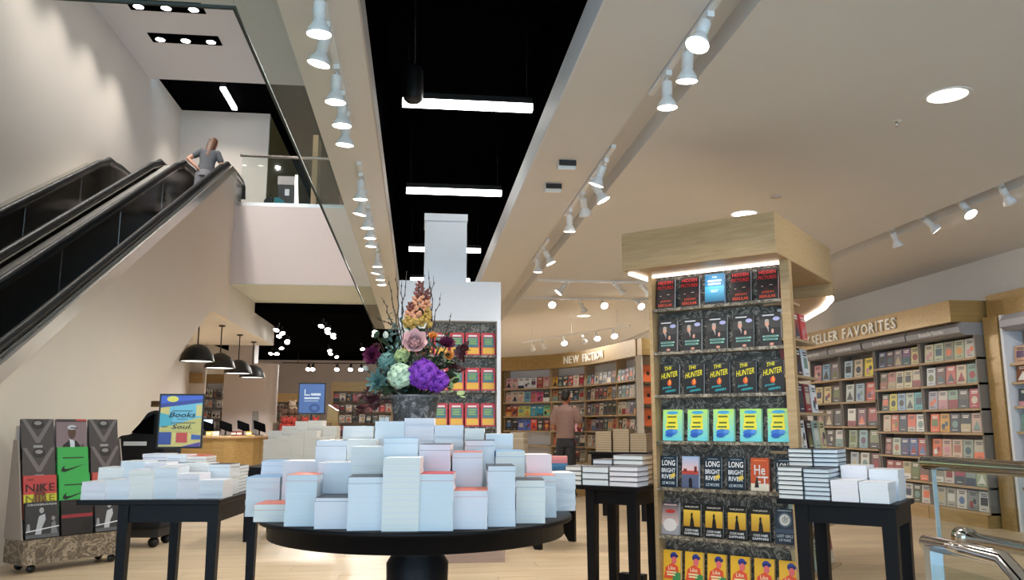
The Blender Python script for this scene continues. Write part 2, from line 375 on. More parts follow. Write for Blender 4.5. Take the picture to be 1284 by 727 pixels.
# hanging smoke-baffle glass round the escalator well
for nm, lab, bx in (('glass_baffle', 'long clear glass smoke baffle hanging along the left soffit edge', (-0.752, -0.742, 3.06, 17.9, 2.83, 3.42)),
                    ('glass_baffle', 'clear glass smoke baffle hanging across the front of the escalator well', (XL + 0.05, -0.752, 3.06, 3.07, 2.83, 3.3))):
    t = thing(nm, lab, 'glass panel', ((bx[0] + bx[1]) / 2, (bx[2] + bx[3]) / 2, bx[4]))
    o = t.location; b = MB().box(bx[0] - o.x, bx[1] - o.x, bx[2] - o.y, bx[3] - o.y, 0, bx[5] - o.z)
    b.build('pane', M_BAFFLE, t)
    MB().box(bx[0] - o.x - .002, bx[1] - o.x + .002, bx[2] - o.y - .002, bx[3] - o.y + .002, -0.012, 0).build('edge_strip', mat('glass_edge', (0.05, 0.06, 0.055), 0.7, spec=0.1), t)

# ------------------------------------------------------------------ escalators
SL, KH = 0.5557, -2.31
def escalator(xl, xr, label):
    t = thing('escalator', label, 'escalator', ((xl + xr) / 2, 10, 0))
    X0 = (xl + xr) / 2
    def path(off, y0=5.0, y1=16.4):
        pts = []; ya = (0.95 + off - KH - off) / SL; yb = (6.1 - KH) / SL
        z = lambda y: max(0.95, min(6.1, KH + SL * y)) + off
        for y in [y0, 5.4, ya - 0.25, ya + 0.25, 8, 10, 12, 14, yb - 0.45, yb - 0.2, yb, yb + 0.25, 15.7, y1]:
            zz = z(y)
            if abs(y - yb) < 0.3: zz -= 0.04
            if abs(y - ya) < 0.3: zz += 0.04
            pts.append((y - 10, zz))
        return pts
    for s, x in ((-1, xl), (1, xr)):
        up = path(0); tail = [(up[-1][0] + 0.18, up[-1][1] - 0.07), (up[-1][0] + 0.25, up[-1][1] - 0.3)]
        rail = [(x - X0, y, z) for y, z in up + tail]
        MB().tube(rail, 0.052, 10).build('handrail', M_RUB, t)
        lo = path(-0.80)
        MB().prism([(y, z - 0.05) for y, z in up] + [(y, z) for y, z in reversed(lo)], x - X0 - 0.012, x - X0 + 0.012, 'x').build('balustrade_panel', M_ESCP, t)
        dk = [(y, z - 0.045) for y, z in up]; dl = [(y, z - 0.075) for y, z in up]
        MB().prism(dk + dl[::-1], x - X0 - 0.045, x - X0 + 0.045, 'x').build('rail_guide', M_STEEL, t)
        # bright seams between the balustrade panels
        for y in (8.6, 10.4, 12.2, 14.0):
            zz = KH + SL * y
            MB().box(x - X0 - s * 0.013 - 0.004, x - X0 - s * 0.013 + 0.004, y - 10 - 0.008, y - 10 + 0.008, zz - 0.78, zz - 0.07).build('panel_seam', M_STEEL, t)
        sk = path(-0.78); sl_ = path(-1.1)
        MB().prism(sk + sl_[::-1], x - X0 - s * 0.06 - 0.015, x - X0 - s * 0.06 + 0.015, 'x').build('skirt', M_STEEL, t)
    st = MB().box(-(xr - xl) / 2 + 0.09, (xr - xl) / 2 - 0.09, 0, 0.4, -0.2223, 0).mesh('step', M_STEP)
    y = 6.1
    while y < 15.0:
        link('step', st, t, (0, y - 10, max(0.02, SL * y + KH - 0.93))); y += 0.4
    return t
escalator(-4.43, -3.65, 'up escalator with dark panels nearest the cream side wall, carrying a woman')
escalator(-5.76, -4.86, 'empty escalator with dark panels against the far left wall')
# steel decks beside and between the balustrades
def deck(x0, x1, off, label, th=0.1):
    ya, yb = 6.0, (6.02 - KH - off) / SL
    p = [(4.6, 0.95 + off), (ya, SL * ya + KH + off), (yb, 6.02), (15.5, 6.02), (15.5, 6.02 - th), (yb, 6.02 - th), (ya, SL * ya + KH + off - th), (4.6, 0.9 - th + off)]
    o = MB().prism(p, x0, x1, 'x').build('escalator_deck', M_DECK); return tag(o, label, 'escalator deck')
deck(-3.605, -3.535, -0.07, 'narrow bright steel deck strip capping the cream escalator wall', 0.17)
deck(-4.80, -4.49, -0.13, 'wide brushed steel deck running between the two escalators')
deck(-6.195, -5.82, -0.13, 'steel deck strip between the left escalator and the wall')

# ------------------------------------------------------------------ upper-floor glass railing
t = thing('glass_railing', 'clear glass railing with steel handrail along the upper floor edge', 'railing', (-2.1, 15.6, UF))
for i in range(2):
    MB().box(-1.38 + i * 1.38, -0.01 + i * 1.38, -0.006, 0.006, 0.02, 1.0).build('glass_pane', M_GLASS, t)
MB().tube([(-1.42, 0, 1.03), (1.35, 0, 1.03)], 0.028, 10).build('handrail', M_CHROME, t)
MB().box(-1.42, 1.35, -0.03, 0.03, -0.02, 0.09).build('base_shoe', M_STEEL, t)

# ------------------------------------------------------------------ ceiling fixtures
ADP = MB().box(-0.018, 0.018, -0.045, 0.045, -0.03, 0).tube([(0, 0, -0.03), (0, 0, -0.06)], 0.008).mesh('track_adapter', M_TRIMW)
BOD = MB().lathe([(0.0, -0.05), (0.03, -0.052), (0.032, -0.06), (0.032, -0.135), (0.0, -0.14)], 16).mesh('lamp_body', M_TRIMW)
BELL = MB().lathe([(0.026, -0.125), (0.03, -0.15), (0.052, -0.185), (0.062, -0.215), (0.060, -0.215), (0.05, -0.187)], 20).mesh('lamp_bell', M_TRIMW)
LENS = MB().lathe([(0.0, -0.217), (0.04, -0.216), (0.059, -0.211)], 20).mesh('lens', M_LAMP)
BODB = BOD.copy(); BODB.materials[0] = M_PLAS; BELLB = BELL.copy(); BELLB.materials[0] = M_PLAS; ADPB = ADP.copy(); ADPB.materials[0] = M_PLAS
def track_light(p, tilt, az, label, group, power=None, black=False, scale=1.0, shine=True, size=R(125)):
    t = thing('track_light', label, 'spotlight', p, 0, group); t.scale = (scale,) * 3
    link('track_adapter', ADPB if black else ADP, t)
    for nm, me in (('lamp_body', BODB if black else BOD), ('lamp_bell', BELLB if black else BELL), ('lens', LENS)):
        o = link(nm, me, t); o.rotation_euler = Euler((tilt, 0, az))
    if shine:
        d = Euler((tilt, 0, az)).to_matrix() @ Vector((0, 0, -1)); P0 = Vector(p) + d * 0.26 * scale
        spot(P0, P0 + d, power or TRACK_W, size, parent=t)
    return t
def track(a, b, label, black=False, group=None):
    a, b = Vector(a), Vector(b); d = b - a; o = MB()
    n = Vector((d.y, -d.x, 0)).normalized() * 0.018
    q = [a + n, a - n, b - n, b + n]; up = Vector((0, 0, 0.03))
    o.add([*(v - a for v in q), *(v - a + up for v in q)], [(3, 2, 1, 0), (4, 5, 6, 7), (0, 1, 5, 4), (1, 2, 6, 5), (2, 3, 7, 6), (3, 0, 4, 7)])
    return tag(o.build('lighting_track', M_PLAS if black else M_TRIMW, None, a), label, 'lighting track', group)
LT = [3.70, 4.04, 4.54, 4.92, 5.27, 6.60, 7.11, 7.61, 8.04, 8.41, 9.52, 9.98, 10.40, 10.78]
for k, (y0, y1) in enumerate(((3.2, 5.5), (6.35, 8.7), (9.3, 11.1))):
    track((-0.505, y0, ZC - 0.03), (-0.505, y1, ZC - 0.03), f'{ORD[k]} white lighting track from the front on the narrow left soffit')
for i, y in enumerate(LT):
    track_light((-0.505, y, ZC - 0.03), R([4, 12, 3, 2, 6][i % 5]), R([0, 70, 20, 0, 40][i % 5]), f'white track spotlight on the left soffit, {ORD[i]} from the front', 'spotlights along the left soffit', shine=i in (0, 2, 4, 5, 7, 9, 11, 13), size=R(100) if i in (5, 7) else R(165), power=30 if i in (5, 7) else 40 if i < 6 else 95)
RT = [(3.72, 26, 120), (4.03, 8, 10), (4.42, 3, 0), (6.03, 22, 60), (6.55, 28, -100), (6.95, 35, -25), (7.55, 8, 0), (9.25, 25, -100), (9.68, 6, 0)]
for k, (y0, y1) in enumerate(((2.6, 4.75), (5.75, 7.8), (8.9, 10.1))):
    track((1.445, y0, ZC - 0.02), (1.445, y1, ZC - 0.02), f'{ORD[k]} white lighting track from the front in the long ceiling slot')
for i, (y, tl, az) in enumerate(RT):
    track_light((1.445, y, ZC - 0.02), R(tl), R(az), f'white track spotlight in the long ceiling slot, {ORD[i]} from the front', 'spotlights in the ceiling slot')
track((5.2, 5.6, ZC + 0.06), (5.2, 8.6, ZC + 0.06), 'white lighting track in the ceiling slot before the gold-lettered bookcase')
for i, (y, tl, az) in enumerate(((8.2, 22, -80), (7.65, 40, -110), (7.05, -35, 10), (6.5, 42, -70))):
    track_light((5.19, y, ZC + 0.06), R(tl), R(az), f'white spotlight facing the seller favorites bookcase, {ORD[i]} from the far end', 'spotlights before the right bookcase', power=30)
FAR = [(2.14, 11.45, 40, 90), (2.84, 11.45, 40, -90), (3.25, 11.5, 40, -90), (2.16, 13.1, -55, 0), (2.66, 13.15, 30, -60), (3.02, 13.1, -55, 5), (3.63, 13.1, -55, 10), (4.4, 13.2, 20, 0)]
track((1.7, 11.45, ZC - 0.03), (3.9, 11.45, ZC - 0.03), 'nearer white lighting track crossing the ceiling before the new fiction bay')
track((1.7, 13.1, ZC - 0.03), (4.9, 13.1, ZC - 0.03), 'farther white lighting track crossing the ceiling before the new fiction bay')
for i, (x, y, tl, az) in enumerate(FAR):
    nr = 'nearer' if i < 3 else 'farther'; j = i if i < 3 else i - 3
    track_light((x, y, ZC - 0.03), R(tl), R(az), f'small spotlight on the {nr} cross track, {ORD[j]} from the left', 'spotlights on the cross tracks', shine=i in (0, 2, 4, 7), power=60)
# spotlights hung low above the new fiction header
NFL = [(670, 434, False), (682, 436, False), (712, 432, True), (735, 430, False), (752, 428, True), (771, 425, True)]
a_, b_ = at(655, 430, Z=2.95), at(790, 409, Z=2.95)
track(a_, b_, 'thin suspended rod carrying spotlights above the new fiction header')
for k_ in (0.1, 0.5, 0.9):
    q_ = a_ + (b_ - a_) * k_; tag(MB().tube([(0, 0, 0), (0, 0, ZC - 2.98)], .006, 6).build('suspension_rod', M_TRIMW, None, (q_.x, q_.y, 2.98)), f'thin ceiling rod holding the {("left end", "middle", "right end")[int(k_ * 2.3)]} of the suspended track', 'rod')
for i, (x, y, on) in enumerate(NFL):
    p = at(x, y, Z=2.75); q = a_ + (b_ - a_) * ((x - 655) / 135); q.z = 2.95
    track_light(q, R(-45 if on else 42), R(0 if on else (-40 if i % 2 else -15)), f'suspended spotlight above the new fiction header, {ORD[i]} from the left', 'spotlights above the new fiction header', power=30 if on else 260)
# round recessed downlights
for i, (px, py, lab) in enumerate(((1188, 120, 'large round recessed downlight alone in the right ceiling'), (933, 268, 'round recessed downlight just above the wood-capped book tower'), (732, 396, 'small far recessed downlight before the new fiction bay'))):
    p = at(px, py, Z=ZC); t = thing('downlight', lab, 'downlight', p)
    MB().lathe([(0.12, -0.001), (0.145, -0.004), (0.15, 0.0), (0.12, 0.0)], 32).build('trim_ring', M_TRIMW, t)
    MB().lathe([(0.0, -0.002), (0.12, -0.0015)], 32).build('diffuser', M_DIFF, t)
    spot(p + Vector((0, 0, -0.03)), p + Vector((0, 0, -1)), DOWN_W, R(150), parent=t, rad=0.1)
# suspended linear lights inside the black ceiling
for i, y in enumerate((7.08, 9.9, 13.35, 16.2)):
    t = thing('linear_light', f'suspended linear tube light in the black ceiling, {ORD[i]} from the front', 'ceiling light', (0.41, y, 4.12), 0, 'linear lights in the black ceiling')
    MB().box(-0.6, 0.6, -0.03, 0.03, 0.03, 0.09).build('housing', M_PLAS, t)
    MB().box(-0.6, 0.6, -0.035, 0.035, -0.035, 0.03).build('diffuser', M_TUBE, t)
    for s in (-0.55, 0.55): MB().tube([(s, 0, 0.09), (s, 0, 0.98)], 0.004, 6).build('suspension_cable', M_PLAS, t)
    l = bpy.data.lights.new('lamp_light', 'AREA'); l.shape = 'RECTANGLE'; l.size = 1.2; l.size_y = 0.07; l.energy = LINEAR_W; l.color = (1, 0.97, 0.9)
    o = bpy.data.objects.new('lamp_light', l); COL.objects.link(o); o.location = (0, 0, -0.05); o.parent = t
t = thing('pendant_speaker', 'black cylindrical speaker hanging beside the nearest linear light', 'speaker', (-0.09, 6.9, 4.05))
MB().lathe([(0.0, 0.0), (0.06, 0.002), (0.085, 0.03), (0.09, 0.1), (0.085, 0.3), (0.07, 0.33), (0.0, 0.335)], 20).build('cabinet', M_PLAS, t)
MB().tube([(0, 0, 0.33), (0.01, 0, 0.4), (0, 0, 1.05)], 0.006, 6).build('suspension_cable', mat('grey_cable', (0.1, 0.1, 0.11), 0.5), t)
for i, (px, py) in enumerate(((710, 203), (693, 232))):
    p = at(px, py, Z=ZC); t = thing('ceiling_sensor', ('white wedge-shaped sensor box on the right soffit, nearer the camera', 'white wedge-shaped sensor box on the right soffit, farther from camera')[i], 'sensor', p)
    MB().prism([(-0.06, 0), (0.06, 0), (0.06, -0.05), (-0.03, -0.07)], -0.07, 0.07, 'x').build('casing', M_TRIMW, t)
    MB().box(-0.07, 0.07, -0.068, -0.062, -0.05, -0.005).build('lens_window', M_PLAS, t)
p = at(1124, 152, Z=ZC); t = thing('fire_sprinkler', 'tiny sprinkler head in the right ceiling', 'sprinkler', p)
MB().lathe([(0.0, -0.001), (0.03, -0.003), (0.035, 0.0)], 16).build('escutcheon', M_TRIMW, t); MB().tube([(0, 0, 0), (0, 0, -0.04)], 0.008).build('head', M_STEEL, t)
p = at(973, 246, Z=ZC); tag(MB().lathe([(0.0, -0.012), (0.05, -0.012), (0.055, 0.0)], 20).build('smoke_detector', M_GREY, None, p), 'small round detector on the ceiling above the book tower', 'detector')
# upper ceiling's triple recessed spots, plus unseen ones added to light the fascia
for i, (xa, xb, y) in enumerate([(-5.55, -4.17, q) for q in (14.8, 16.12, 13.48, 12.16, 9.5, 6.9)]):
    c = (xa + xb) / 2; t = thing('recessed_spot_box', ('black recessed three-lamp slot nearest in the upper ceiling', 'black recessed three-lamp slot farther back in the upper ceiling')[i] if i < 2 else f'added three-lamp slot lighting the fascia, unseen above the escalators, {ORD[i - 2]} from the back', 'ceiling light', (c, y, UC), 0, 'three-lamp slots of the upper ceiling')
    MB().box(-0.69, 0.69, -0.2, 0.2, -0.012, 0.0).build('slot', M_VOID, t)
    for k in (-0.5, 0.0, 0.5):
        b = MB().lathe([(0.10, -0.03), (0.11, -0.012)], 20); b.build('lamp_ring', M_PLAS, t, (k, 0.03, 0)); MB().lathe([(0.0, -0.035), (0.09, -0.03)], 20).build('lens', M_LAMP, t, (k, 0.03, 0))
    spot(Vector((c - 0.5, y, UC - 0.06)), (-5.6, y + 0.4, 3.0), UP_W, R(95), 1.0, parent=t)
    spot(Vector((c + 0.5, y, UC - 0.06)), (-2.0, 15.5, 4.4) if y < 14 else (-4.0, 19.0, 6.0), UP_W * (1.5 if y < 14 else 0.7), R(60), 1.0, parent=t)
t = thing('linear_light', 'bright bar light in the dark recess of the upper ceiling', 'ceiling light', (-4.75, 19.5, UC + 0.1))
MB().box(-0.06, 0.06, -0.65, 0.65, 0, 0.06).build('diffuser', M_TUBE, t); MB().box(-0.06, 0.06, -0.65, 0.65, 0.06, 0.16).build('housing', M_PLAS, t)
# pendants over the till counter
DOME = [(0.0, 0.30), (0.06, 0.30), (0.10, 0.285), (0.19, 0.23), (0.26, 0.13), (0.29, 0.02), (0.29, 0.0), (0.28, 0.0), (0.25, 0.12), (0.18, 0.22), (0.0, 0.28)]
for i, (x, y) in enumerate(((-3.84, 14.65), (-3.85, 16.35), (-3.85, 18.0), (-3.85, 19.5))):
    t = thing('dome_pendant', f'black dome pendant lamp over the tills, {ORD[i]} from the front', 'pendant lamp', (x, y, 2.3), 0, 'dome pendants over the tills')
    MB().lathe(DOME, 28).build('shade', M_PLAS, t); MB().lathe([(0.0, 0.015), (0.27, 0.012)], 28).build('diffuser', M_DIFF, t)
    MB().tube([(0, 0, 0.3), (0, 0, 0.846)], 0.012, 8).build('rod', M_PLAS, t); MB().lathe([(0, 0.82), (0.06, 0.82), (0.065, 0.846)], 16).build('canopy', M_PLAS, t)
    spot(Vector((x, y, 2.28)), (x, y, 0), PEND_W, R(140), parent=t, rad=0.15)
# black-ceiling spotlights at the far left
FLC = {}
FL = [(349, 412), (353, 416), (352, 420), (359, 426), (362, 428), (352, 435), (405, 407), (409, 411), (413, 415), (416, 418), (420, 421), (412, 438), (416, 442), (421, 446), (341, 452), (345, 454), (349, 455), (468, 414), (471, 419), (453, 436)]
for i, (px, py) in enumerate(FL):
    p = at(px, py, Z=3.46); p.z = 3.6
    if py > 448: p = at(px, py, Y=26); p.z = 3.6
    grp_ = 'left' if px < 380 else 'middle' if px < 440 else 'right'
    FLC[grp_] = FLC.get(grp_, -1) + 1
    track_light(p, R(-35), R(20 if i % 2 else -10), f'far spotlight under the black ceiling, {ORD[FLC[grp_]]} of the {grp_} cluster', 'far spotlights under the black ceiling', black=True, scale=1.1, shine=i in (8, 12, 17, 19), power=170)
FW = [(393, 458), (423, 462), (440, 462), (453, 462), (387, 470)]
for i, (px, py) in enumerate(FW):
    p = at(px, py, Y=27.0); p.z = 3.21; t = track_light(p, R(-40), 0, f'bright small lamp high by the far back wall, {ORD[[1, 2, 3, 4, 0][i]]} from left', 'lamps by the far back wall', black=True, scale=1.3, power=420, shine=i in (0, 1, 3))
for i in range(2): tag(MB().tube([(0, 0, 0), (0, 0, .4)], .01, 6).build('suspension_rod', M_PLAS, None, (-3.9 + i * 2.2, 27.0, 3.225)), f'black rod holding the {("left", "right")[i]} end of the far wall track', 'rod')
track((-4.4, 27.0, 3.2), (-1.2, 27.0, 3.2), 'long black lighting track before the far back wall', True)
# ================================================================== printed covers
def bars(col, rows, u0=0.2, u1=0.8, h=0.02): return [('rect', col, u0 + (i % 2) * 0.03, v, u1 - (i % 3) * 0.04, v + h) for i, v in enumerate(rows)]
C_HIDDEN = ((24, 14, 18), [('poly', (60, 18, 24), [(0, .28), (.3, .42), (.6, .36), (1, .46), (1, .28)]), ('poly', (10, 10, 12), [(.1, .3), (.25, .5), (.35, .3)]), ('poly', (10, 10, 12), [(.55, .3), (.7, .54), (.8, .3)]),
    ('text', (225, 70, 70), 'HIDDEN', .1, .82, .9, .93), ('text', (200, 40, 45), 'PICTURES', .06, .65, .94, .76), ('text', (235, 90, 50), 'JASON', .22, .2, .8, .28), ('text', (235, 80, 45), 'REKULAK', .12, .07, .9, .16), ('rect', (220, 190, 170), .2, .42, .3, .44), ('rect', (220, 190, 170), .6, .45, .75, .47)])
C_BLUE = ((45, 120, 165), [('grad', (20, 70, 105), (70, 165, 205), 0, 0, 1, .6), ('rect', (10, 30, 45), 0, 0, 1, .1), ('text', (225, 245, 250), 'THE', .38, .86, .62, .91), *bars((215, 240, 250), (.74, .64), .14, .86, .055), *bars((190, 225, 240), (.45, .4), .3, .7, .02)])
C_BIO = ((30, 29, 31), [('rect', (60, 58, 58), 0, .55, 1, .8), ('poly', (12, 12, 16), [(.12, .22), (.2, .5), (.36, .6), (.52, .58), (.75, .42), (.7, .22)]), ('poly', (225, 220, 225), [(.34, .58), (.44, .56), (.42, .42)]), ('poly', (130, 30, 40), [(.38, .55), (.42, .55), (.41, .4)]), ('ell', (222, 165, 140), .36, .68, .1, .11), ('ell', (190, 180, 172), .36, .76, .1, .045), ('ell', (215, 160, 140), .62, .44, .06, .07), *bars((235, 235, 238), (.9,), .15, .7, .035), ('ell', (190, 190, 235), .8, .8, .16, .06), ('rect', (150, 205, 190), .16, .26, .9, .31), ('rect', (140, 200, 185), .18, .17, .86, .22), *bars((40, 60, 60), (.275, .185), .22, .8, .02), ('ell', (215, 150, 130), .58, .05, .1, .04)])
C_HUNTER = ((14, 16, 22), [('text', (240, 225, 40), 'THE', .22, .78, .62, .9, .15, .05), ('text', (240, 225, 40), 'HUNTER', .05, .5, .92, .68, .15, .1), ('ell', (215, 85, 40), .5, .38, .12, .1), ('ell', (245, 150, 60), .52, .41, .05, .09), ('text', (60, 190, 200), 'JENNIFER', .12, .16, .6, .23, .1, .04), ('text', (60, 190, 200), 'HERRERA', .3, .06, .85, .13, .1, .05), *bars((120, 125, 120), (.93,), .2, .8, .015)])
C_GREEN = ((150, 220, 170), [('grad', (110, 215, 225), (185, 230, 110), 0, 0, 1, 1), ('ell', (70, 165, 215), .5, .9, .3, .05), ('rect', (240, 225, 60), .2, .5, .75, .83), ('rect', (245, 230, 70), .15, .36, .78, .56), *bars((95, 110, 40), (.74, .55), .25, .7, .05), *bars((80, 120, 60), (.42,), .22, .66, .05), ('ell', (60, 120, 205), .45, .27, .3, .1), ('ell', (40, 95, 185), .35, .18, .2, .07), ('ell', (90, 150, 220), .65, .3, .14, .06)])
C_LONG = ((20, 40, 55), [*bars((140, 160, 170), (.92,), .2, .8, .02), ('text', (245, 245, 245), 'LONG', .1, .68, .92, .86), ('text', (235, 240, 245), 'BRIGHT', .08, .46, .94, .6), ('text', (235, 240, 245), 'RIVER', .1, .26, .9, .4), ('poly', (230, 200, 90), [(.6, .38), (.9, .46), (.95, .34), (.7, .28)]), ('text', (200, 215, 225), 'LIZ MOORE', .12, .08, .9, .17)])
C_DUSK = ((180, 195, 215), [('grad', (235, 190, 180), (165, 190, 225), 0, .5, 1, 1), ('rect', (190, 75, 65), 0, .42, 1, .54), ('rect', (90, 100, 130), 0, 0, 1, .42), ('rect', (130, 50, 50), .1, .5, .3, .6), ('rect', (110, 45, 50), .75, .5, .9, .68), ('poly', (25, 25, 35), [(.45, .0), (.42, .25), (.52, .34), (.62, .25), (.65, 0)])])
C_HEART = ((200, 85, 40), [('rect', (235, 225, 205), 0, 0, 1, .22), *bars((240, 130, 60), (.9,), .15, .85, .03), ('text', (225, 225, 225), 'He', .2, .48, .8, .78), ('text', (230, 230, 228), 'ET', .3, .1, .95, .44), ('poly', (40, 30, 30), [(.2, .1), (.35, .5), (.45, .1)])])
C_MIST = ((170, 165, 170), [('grad', (225, 195, 190), (60, 55, 65), 0, .3, 1, 1), ('ell', (190, 60, 55), .5, .72, .3, .06), *bars((205, 180, 180), (.9,), .12, .88, .04), ('ell', (235, 225, 220), .5, .3, .4, .2)])
C_SAPPH = ((22, 20, 20), [('grad', (190, 140, 40), (235, 195, 70), .02, .3, .98, .8), ('text', (225, 220, 205), 'PAM JENOFF', .12, .86, .88, .92), ('poly', (15, 14, 16), [(.38, .24), (.42, .5), (.46, .6), (.54, .6), (.6, .5), (.66, .24)]), ('ell', (15, 14, 16), .5, .65, .06, .07), ('text', (235, 235, 235), 'CODE NAME', .12, .15, .88, .22), ('text', (240, 240, 240), 'SAPPHIRE', .08, .05, .92, .12)])
C_PARIS = ((34, 44, 58), [('ell', (90, 105, 120), .5, .68, .34, .21), ('ell', (215, 215, 205), .5, .68, .26, .16), ('ell', (170, 175, 170), .5, .68, .18, .11), ('rect', (25, 30, 40), .49, .66, .51, .82), ('poly', (25, 30, 40), [(.5, .67), (.7, .74), (.7, .76)]), *bars((150, 165, 175), (.93,), .15, .85, .03), ('rect', (60, 75, 92), 0, .3, 1, .42), ('text', (190, 200, 210), 'LOST GIRLS', .1, .18, .9, .26), ('text', (190, 200, 210), 'OF PARIS', .2, .07, .8, .14)])
C_YELLOW = ((240, 185, 50), [('ell', (55, 70, 160), .6, .82, .2, .12), ('rect', (40, 45, 110), .4, .78, .85, .86), ('ell', (230, 110, 110), .62, .68, .15, .12), ('poly', (235, 85, 50), [(.05, .1), (.15, .45), (.5, .6), (.85, .5), (.95, .1)]), ('poly', (70, 140, 80), [(.55, .05), (.6, .35), (1, .3), (1, .05)]), ('text', (250, 230, 190), 'Like', .3, .38, .7, .5), *bars((250, 225, 170), (.28, .2), .2, .75, .05)])
C_TEALRED = ((205, 65, 75), [('rect', (75, 125, 135), .14, .36, .88, .8), ('rect', (235, 180, 70), .1, .06, .92, .34), ('rect', (245, 235, 235), .2, .83, .8, .9), *bars((170, 205, 90), (.71, .63, .56, .49), .22, .8, .03)])

# ================================================================== book tower with the oak canopy
K = 0.87
TO = Vector((2.52, 5.22, 0)); TRZ = math.atan2(-0.667, 0.745); TM = Matrix.Translation(TO) @ Matrix.Rotation(TRZ, 4, 'Z')
t = thing('display_tower', 'tall oak book tower with marbled shelves and square wooden canopy', 'bookcase', TO, TRZ)
SH = [2.066, 1.742, 1.424, 1.089, 0.758, 0.422, 0.095]
MB().box(-1.02, -0.05, 0.10, 0.14, 0.0, 2.33).build('back_panel', M_MARB, t)
MB().box(-1.02, -0.05, -0.004, 0.14, 0, 0.075).build('plinth', M_OAK, t)
for z in SH: MB().box(-1.02, -0.05, -0.012, 0.10, z - 0.022, z).build('shelf', M_MARBL, t)
MB().box(-1.048, -1.02, -0.015, 1.0, 0, 2.33).build('side_panel', M_OAK, t)
MB().box(-0.05, 0.012, -0.02, 0.05, 0, 2.33).build('corner_post', M_OAK, t)
MB().prism([(-1.02, 0.14), (-0.2, 0.14), (-0.2, 0.2), (-0.42, 1.0), (-1.02, 1.0)], 0, 2.33).build('core', M_OAK, t)
bevel(MB().box(-1.13, 0.013, -0.28, 1.16, 2.33, 2.615).build('canopy', M_OAK, t), 0.006)
MB().box(-1.03, -0.06, 0.0, 0.03, 2.312, 2.329).build('led_strip', M_LED, t)
MB().box(-1.12, -1.08, -0.2, 0.3, 2.312, 2.329).build('led_strip', M_LED, t)
SS = [2.05, 1.80, 1.545, 1.29, 1.03, 0.77, 0.50, 0.2]; SN = [1, 3, 3, 4, 5, 5, 5, 5]
for z, n in zip(SS, SN): MB().box(-0.2, 0.0, 0.05, 0.07 + n * 0.175, z - 0.018, z).build('side_shelf', M_SHELF, t)
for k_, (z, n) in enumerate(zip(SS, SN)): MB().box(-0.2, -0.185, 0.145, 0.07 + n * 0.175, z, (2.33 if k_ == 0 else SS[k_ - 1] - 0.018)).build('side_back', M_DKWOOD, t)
cp = [(0.01, 1.16), (0.0, 1.24), (-0.2, 1.77), (-0.58, 2.5), (-1.1, 2.5), (-1.1, 1.16)]
can = MB().prism(cp, 2.23, 2.33).build('curved_canopy', M_OAK, t)
lp = MB()
for (a, b) in ((0, 1), (1, 2), (2, 3)):
    (xa, ya), (xb, yb) = cp[a], cp[b]; lp.add([(xa - .05, ya, 2.205), (xa, ya, 2.205), (xb, yb, 2.205), (xb - .05, yb, 2.205), (xa - .05, ya, 2.23), (xa, ya, 2.23), (xb, yb, 2.23), (xb - .05, yb, 2.23)], [(3, 2, 1, 0), (0, 1, 5, 4), (1, 2, 6, 5), (2, 3, 7, 6), (3, 0, 4, 7)])
lp.build('led_rim', M_LED, can)
MB().box(-1.0, -0.75, 1.3, 2.3, 0, 2.23).build('rear_core', M_OAK, t)
for a, b, e in (((-0.55, -0.03, 2.29), (-0.55, 0.1, 1.2), 4), ((-1.1, 0.05, 2.29), (-1.3, 0.05, 1.2), 3)):
    spot(TM @ Vector(a), TM @ Vector(b), e, R(160), parent=None, rad=0.12).parent = None
def tower_row(row, books, w, h, x0, dx):
    n = len(books)
    for i, (cv, nm, desc, th) in enumerate(books):
        p = TM @ Vector((x0 + 0.018 + i * (dx - 0.003) + w / 2, 0.045, SH[row] + 0.001))
        face_book(nm, f'{desc}, {ORD[i]} from left on the {ORD[row]} tower shelf', w, h * (1 + 0.02 * ((i * 7) % 3 - 1) * 0), th, cv[0], cv[1], p, TRZ, R(-6), 'books facing out on the tower', key=(nm, desc), page=row)
hp = (C_HIDDEN, 'novel', 'black thriller with red title lettering', .032)
tower_row(0, [hp, hp, (C_BLUE, 'novel', 'blue novel with pale lettering', .034), hp, hp], .148, .232, -1.025, .197)
tower_row(1, [(C_BIO, 'memoir', 'black book with suited man on its cover', .036)] * 5, .150, .238, -1.02, .196)
tower_row(2, [(C_HUNTER, 'novel', 'black novel with yellow title lettering', .03)] * 5, .150, .228, -1.015, .195)
tower_row(3, [(C_GREEN, 'paperback_book', 'mint and lime paperback with yellow panel', .03)] * 5, .152, .226, -1.005, .198)
lb = (C_LONG, 'novel', 'navy novel with bold white title', .034)
tower_row(4, [lb, (C_DUSK, 'novel', 'dusk skyline cover novel', .03), lb, lb, (C_HEART, 'novel', 'rust orange novel with big grey letters', .034), lb], .126, .222, -1.035, .172)
sp = (C_SAPPH, 'novel', 'black and gold novel with cloaked figure', .03)
tower_row(5, [(C_MIST, 'novel', 'misty grey novel with red mark', .034), sp, sp, sp, sp, (C_PARIS, 'novel', 'slate blue novel with station clock', .034)], .132, .226, -1.035, .168)
tower_row(6, [(C_YELLOW, 'novel', 'yellow novel with figure in blue hat', .03)] * 6, .134, .218, -1.035, .170)
PAL = [(150, 40, 45), (40, 55, 80), (200, 190, 170), (60, 60, 62), (120, 150, 140), (215, 150, 70), (225, 222, 215), (95, 70, 100), (170, 110, 90), (50, 90, 100), (190, 175, 140), (225, 120, 80), (35, 35, 38), (110, 125, 70), (200, 140, 150), (90, 120, 165)]
NAMES = {0: 'dark red', 1: 'navy', 2: 'cream', 3: 'charcoal', 4: 'sage green', 5: 'amber', 6: 'white', 7: 'plum', 8: 'dusty brown', 9: 'deep teal', 10: 'tan', 11: 'coral', 12: 'black', 13: 'olive', 14: 'pink', 15: 'blue'}
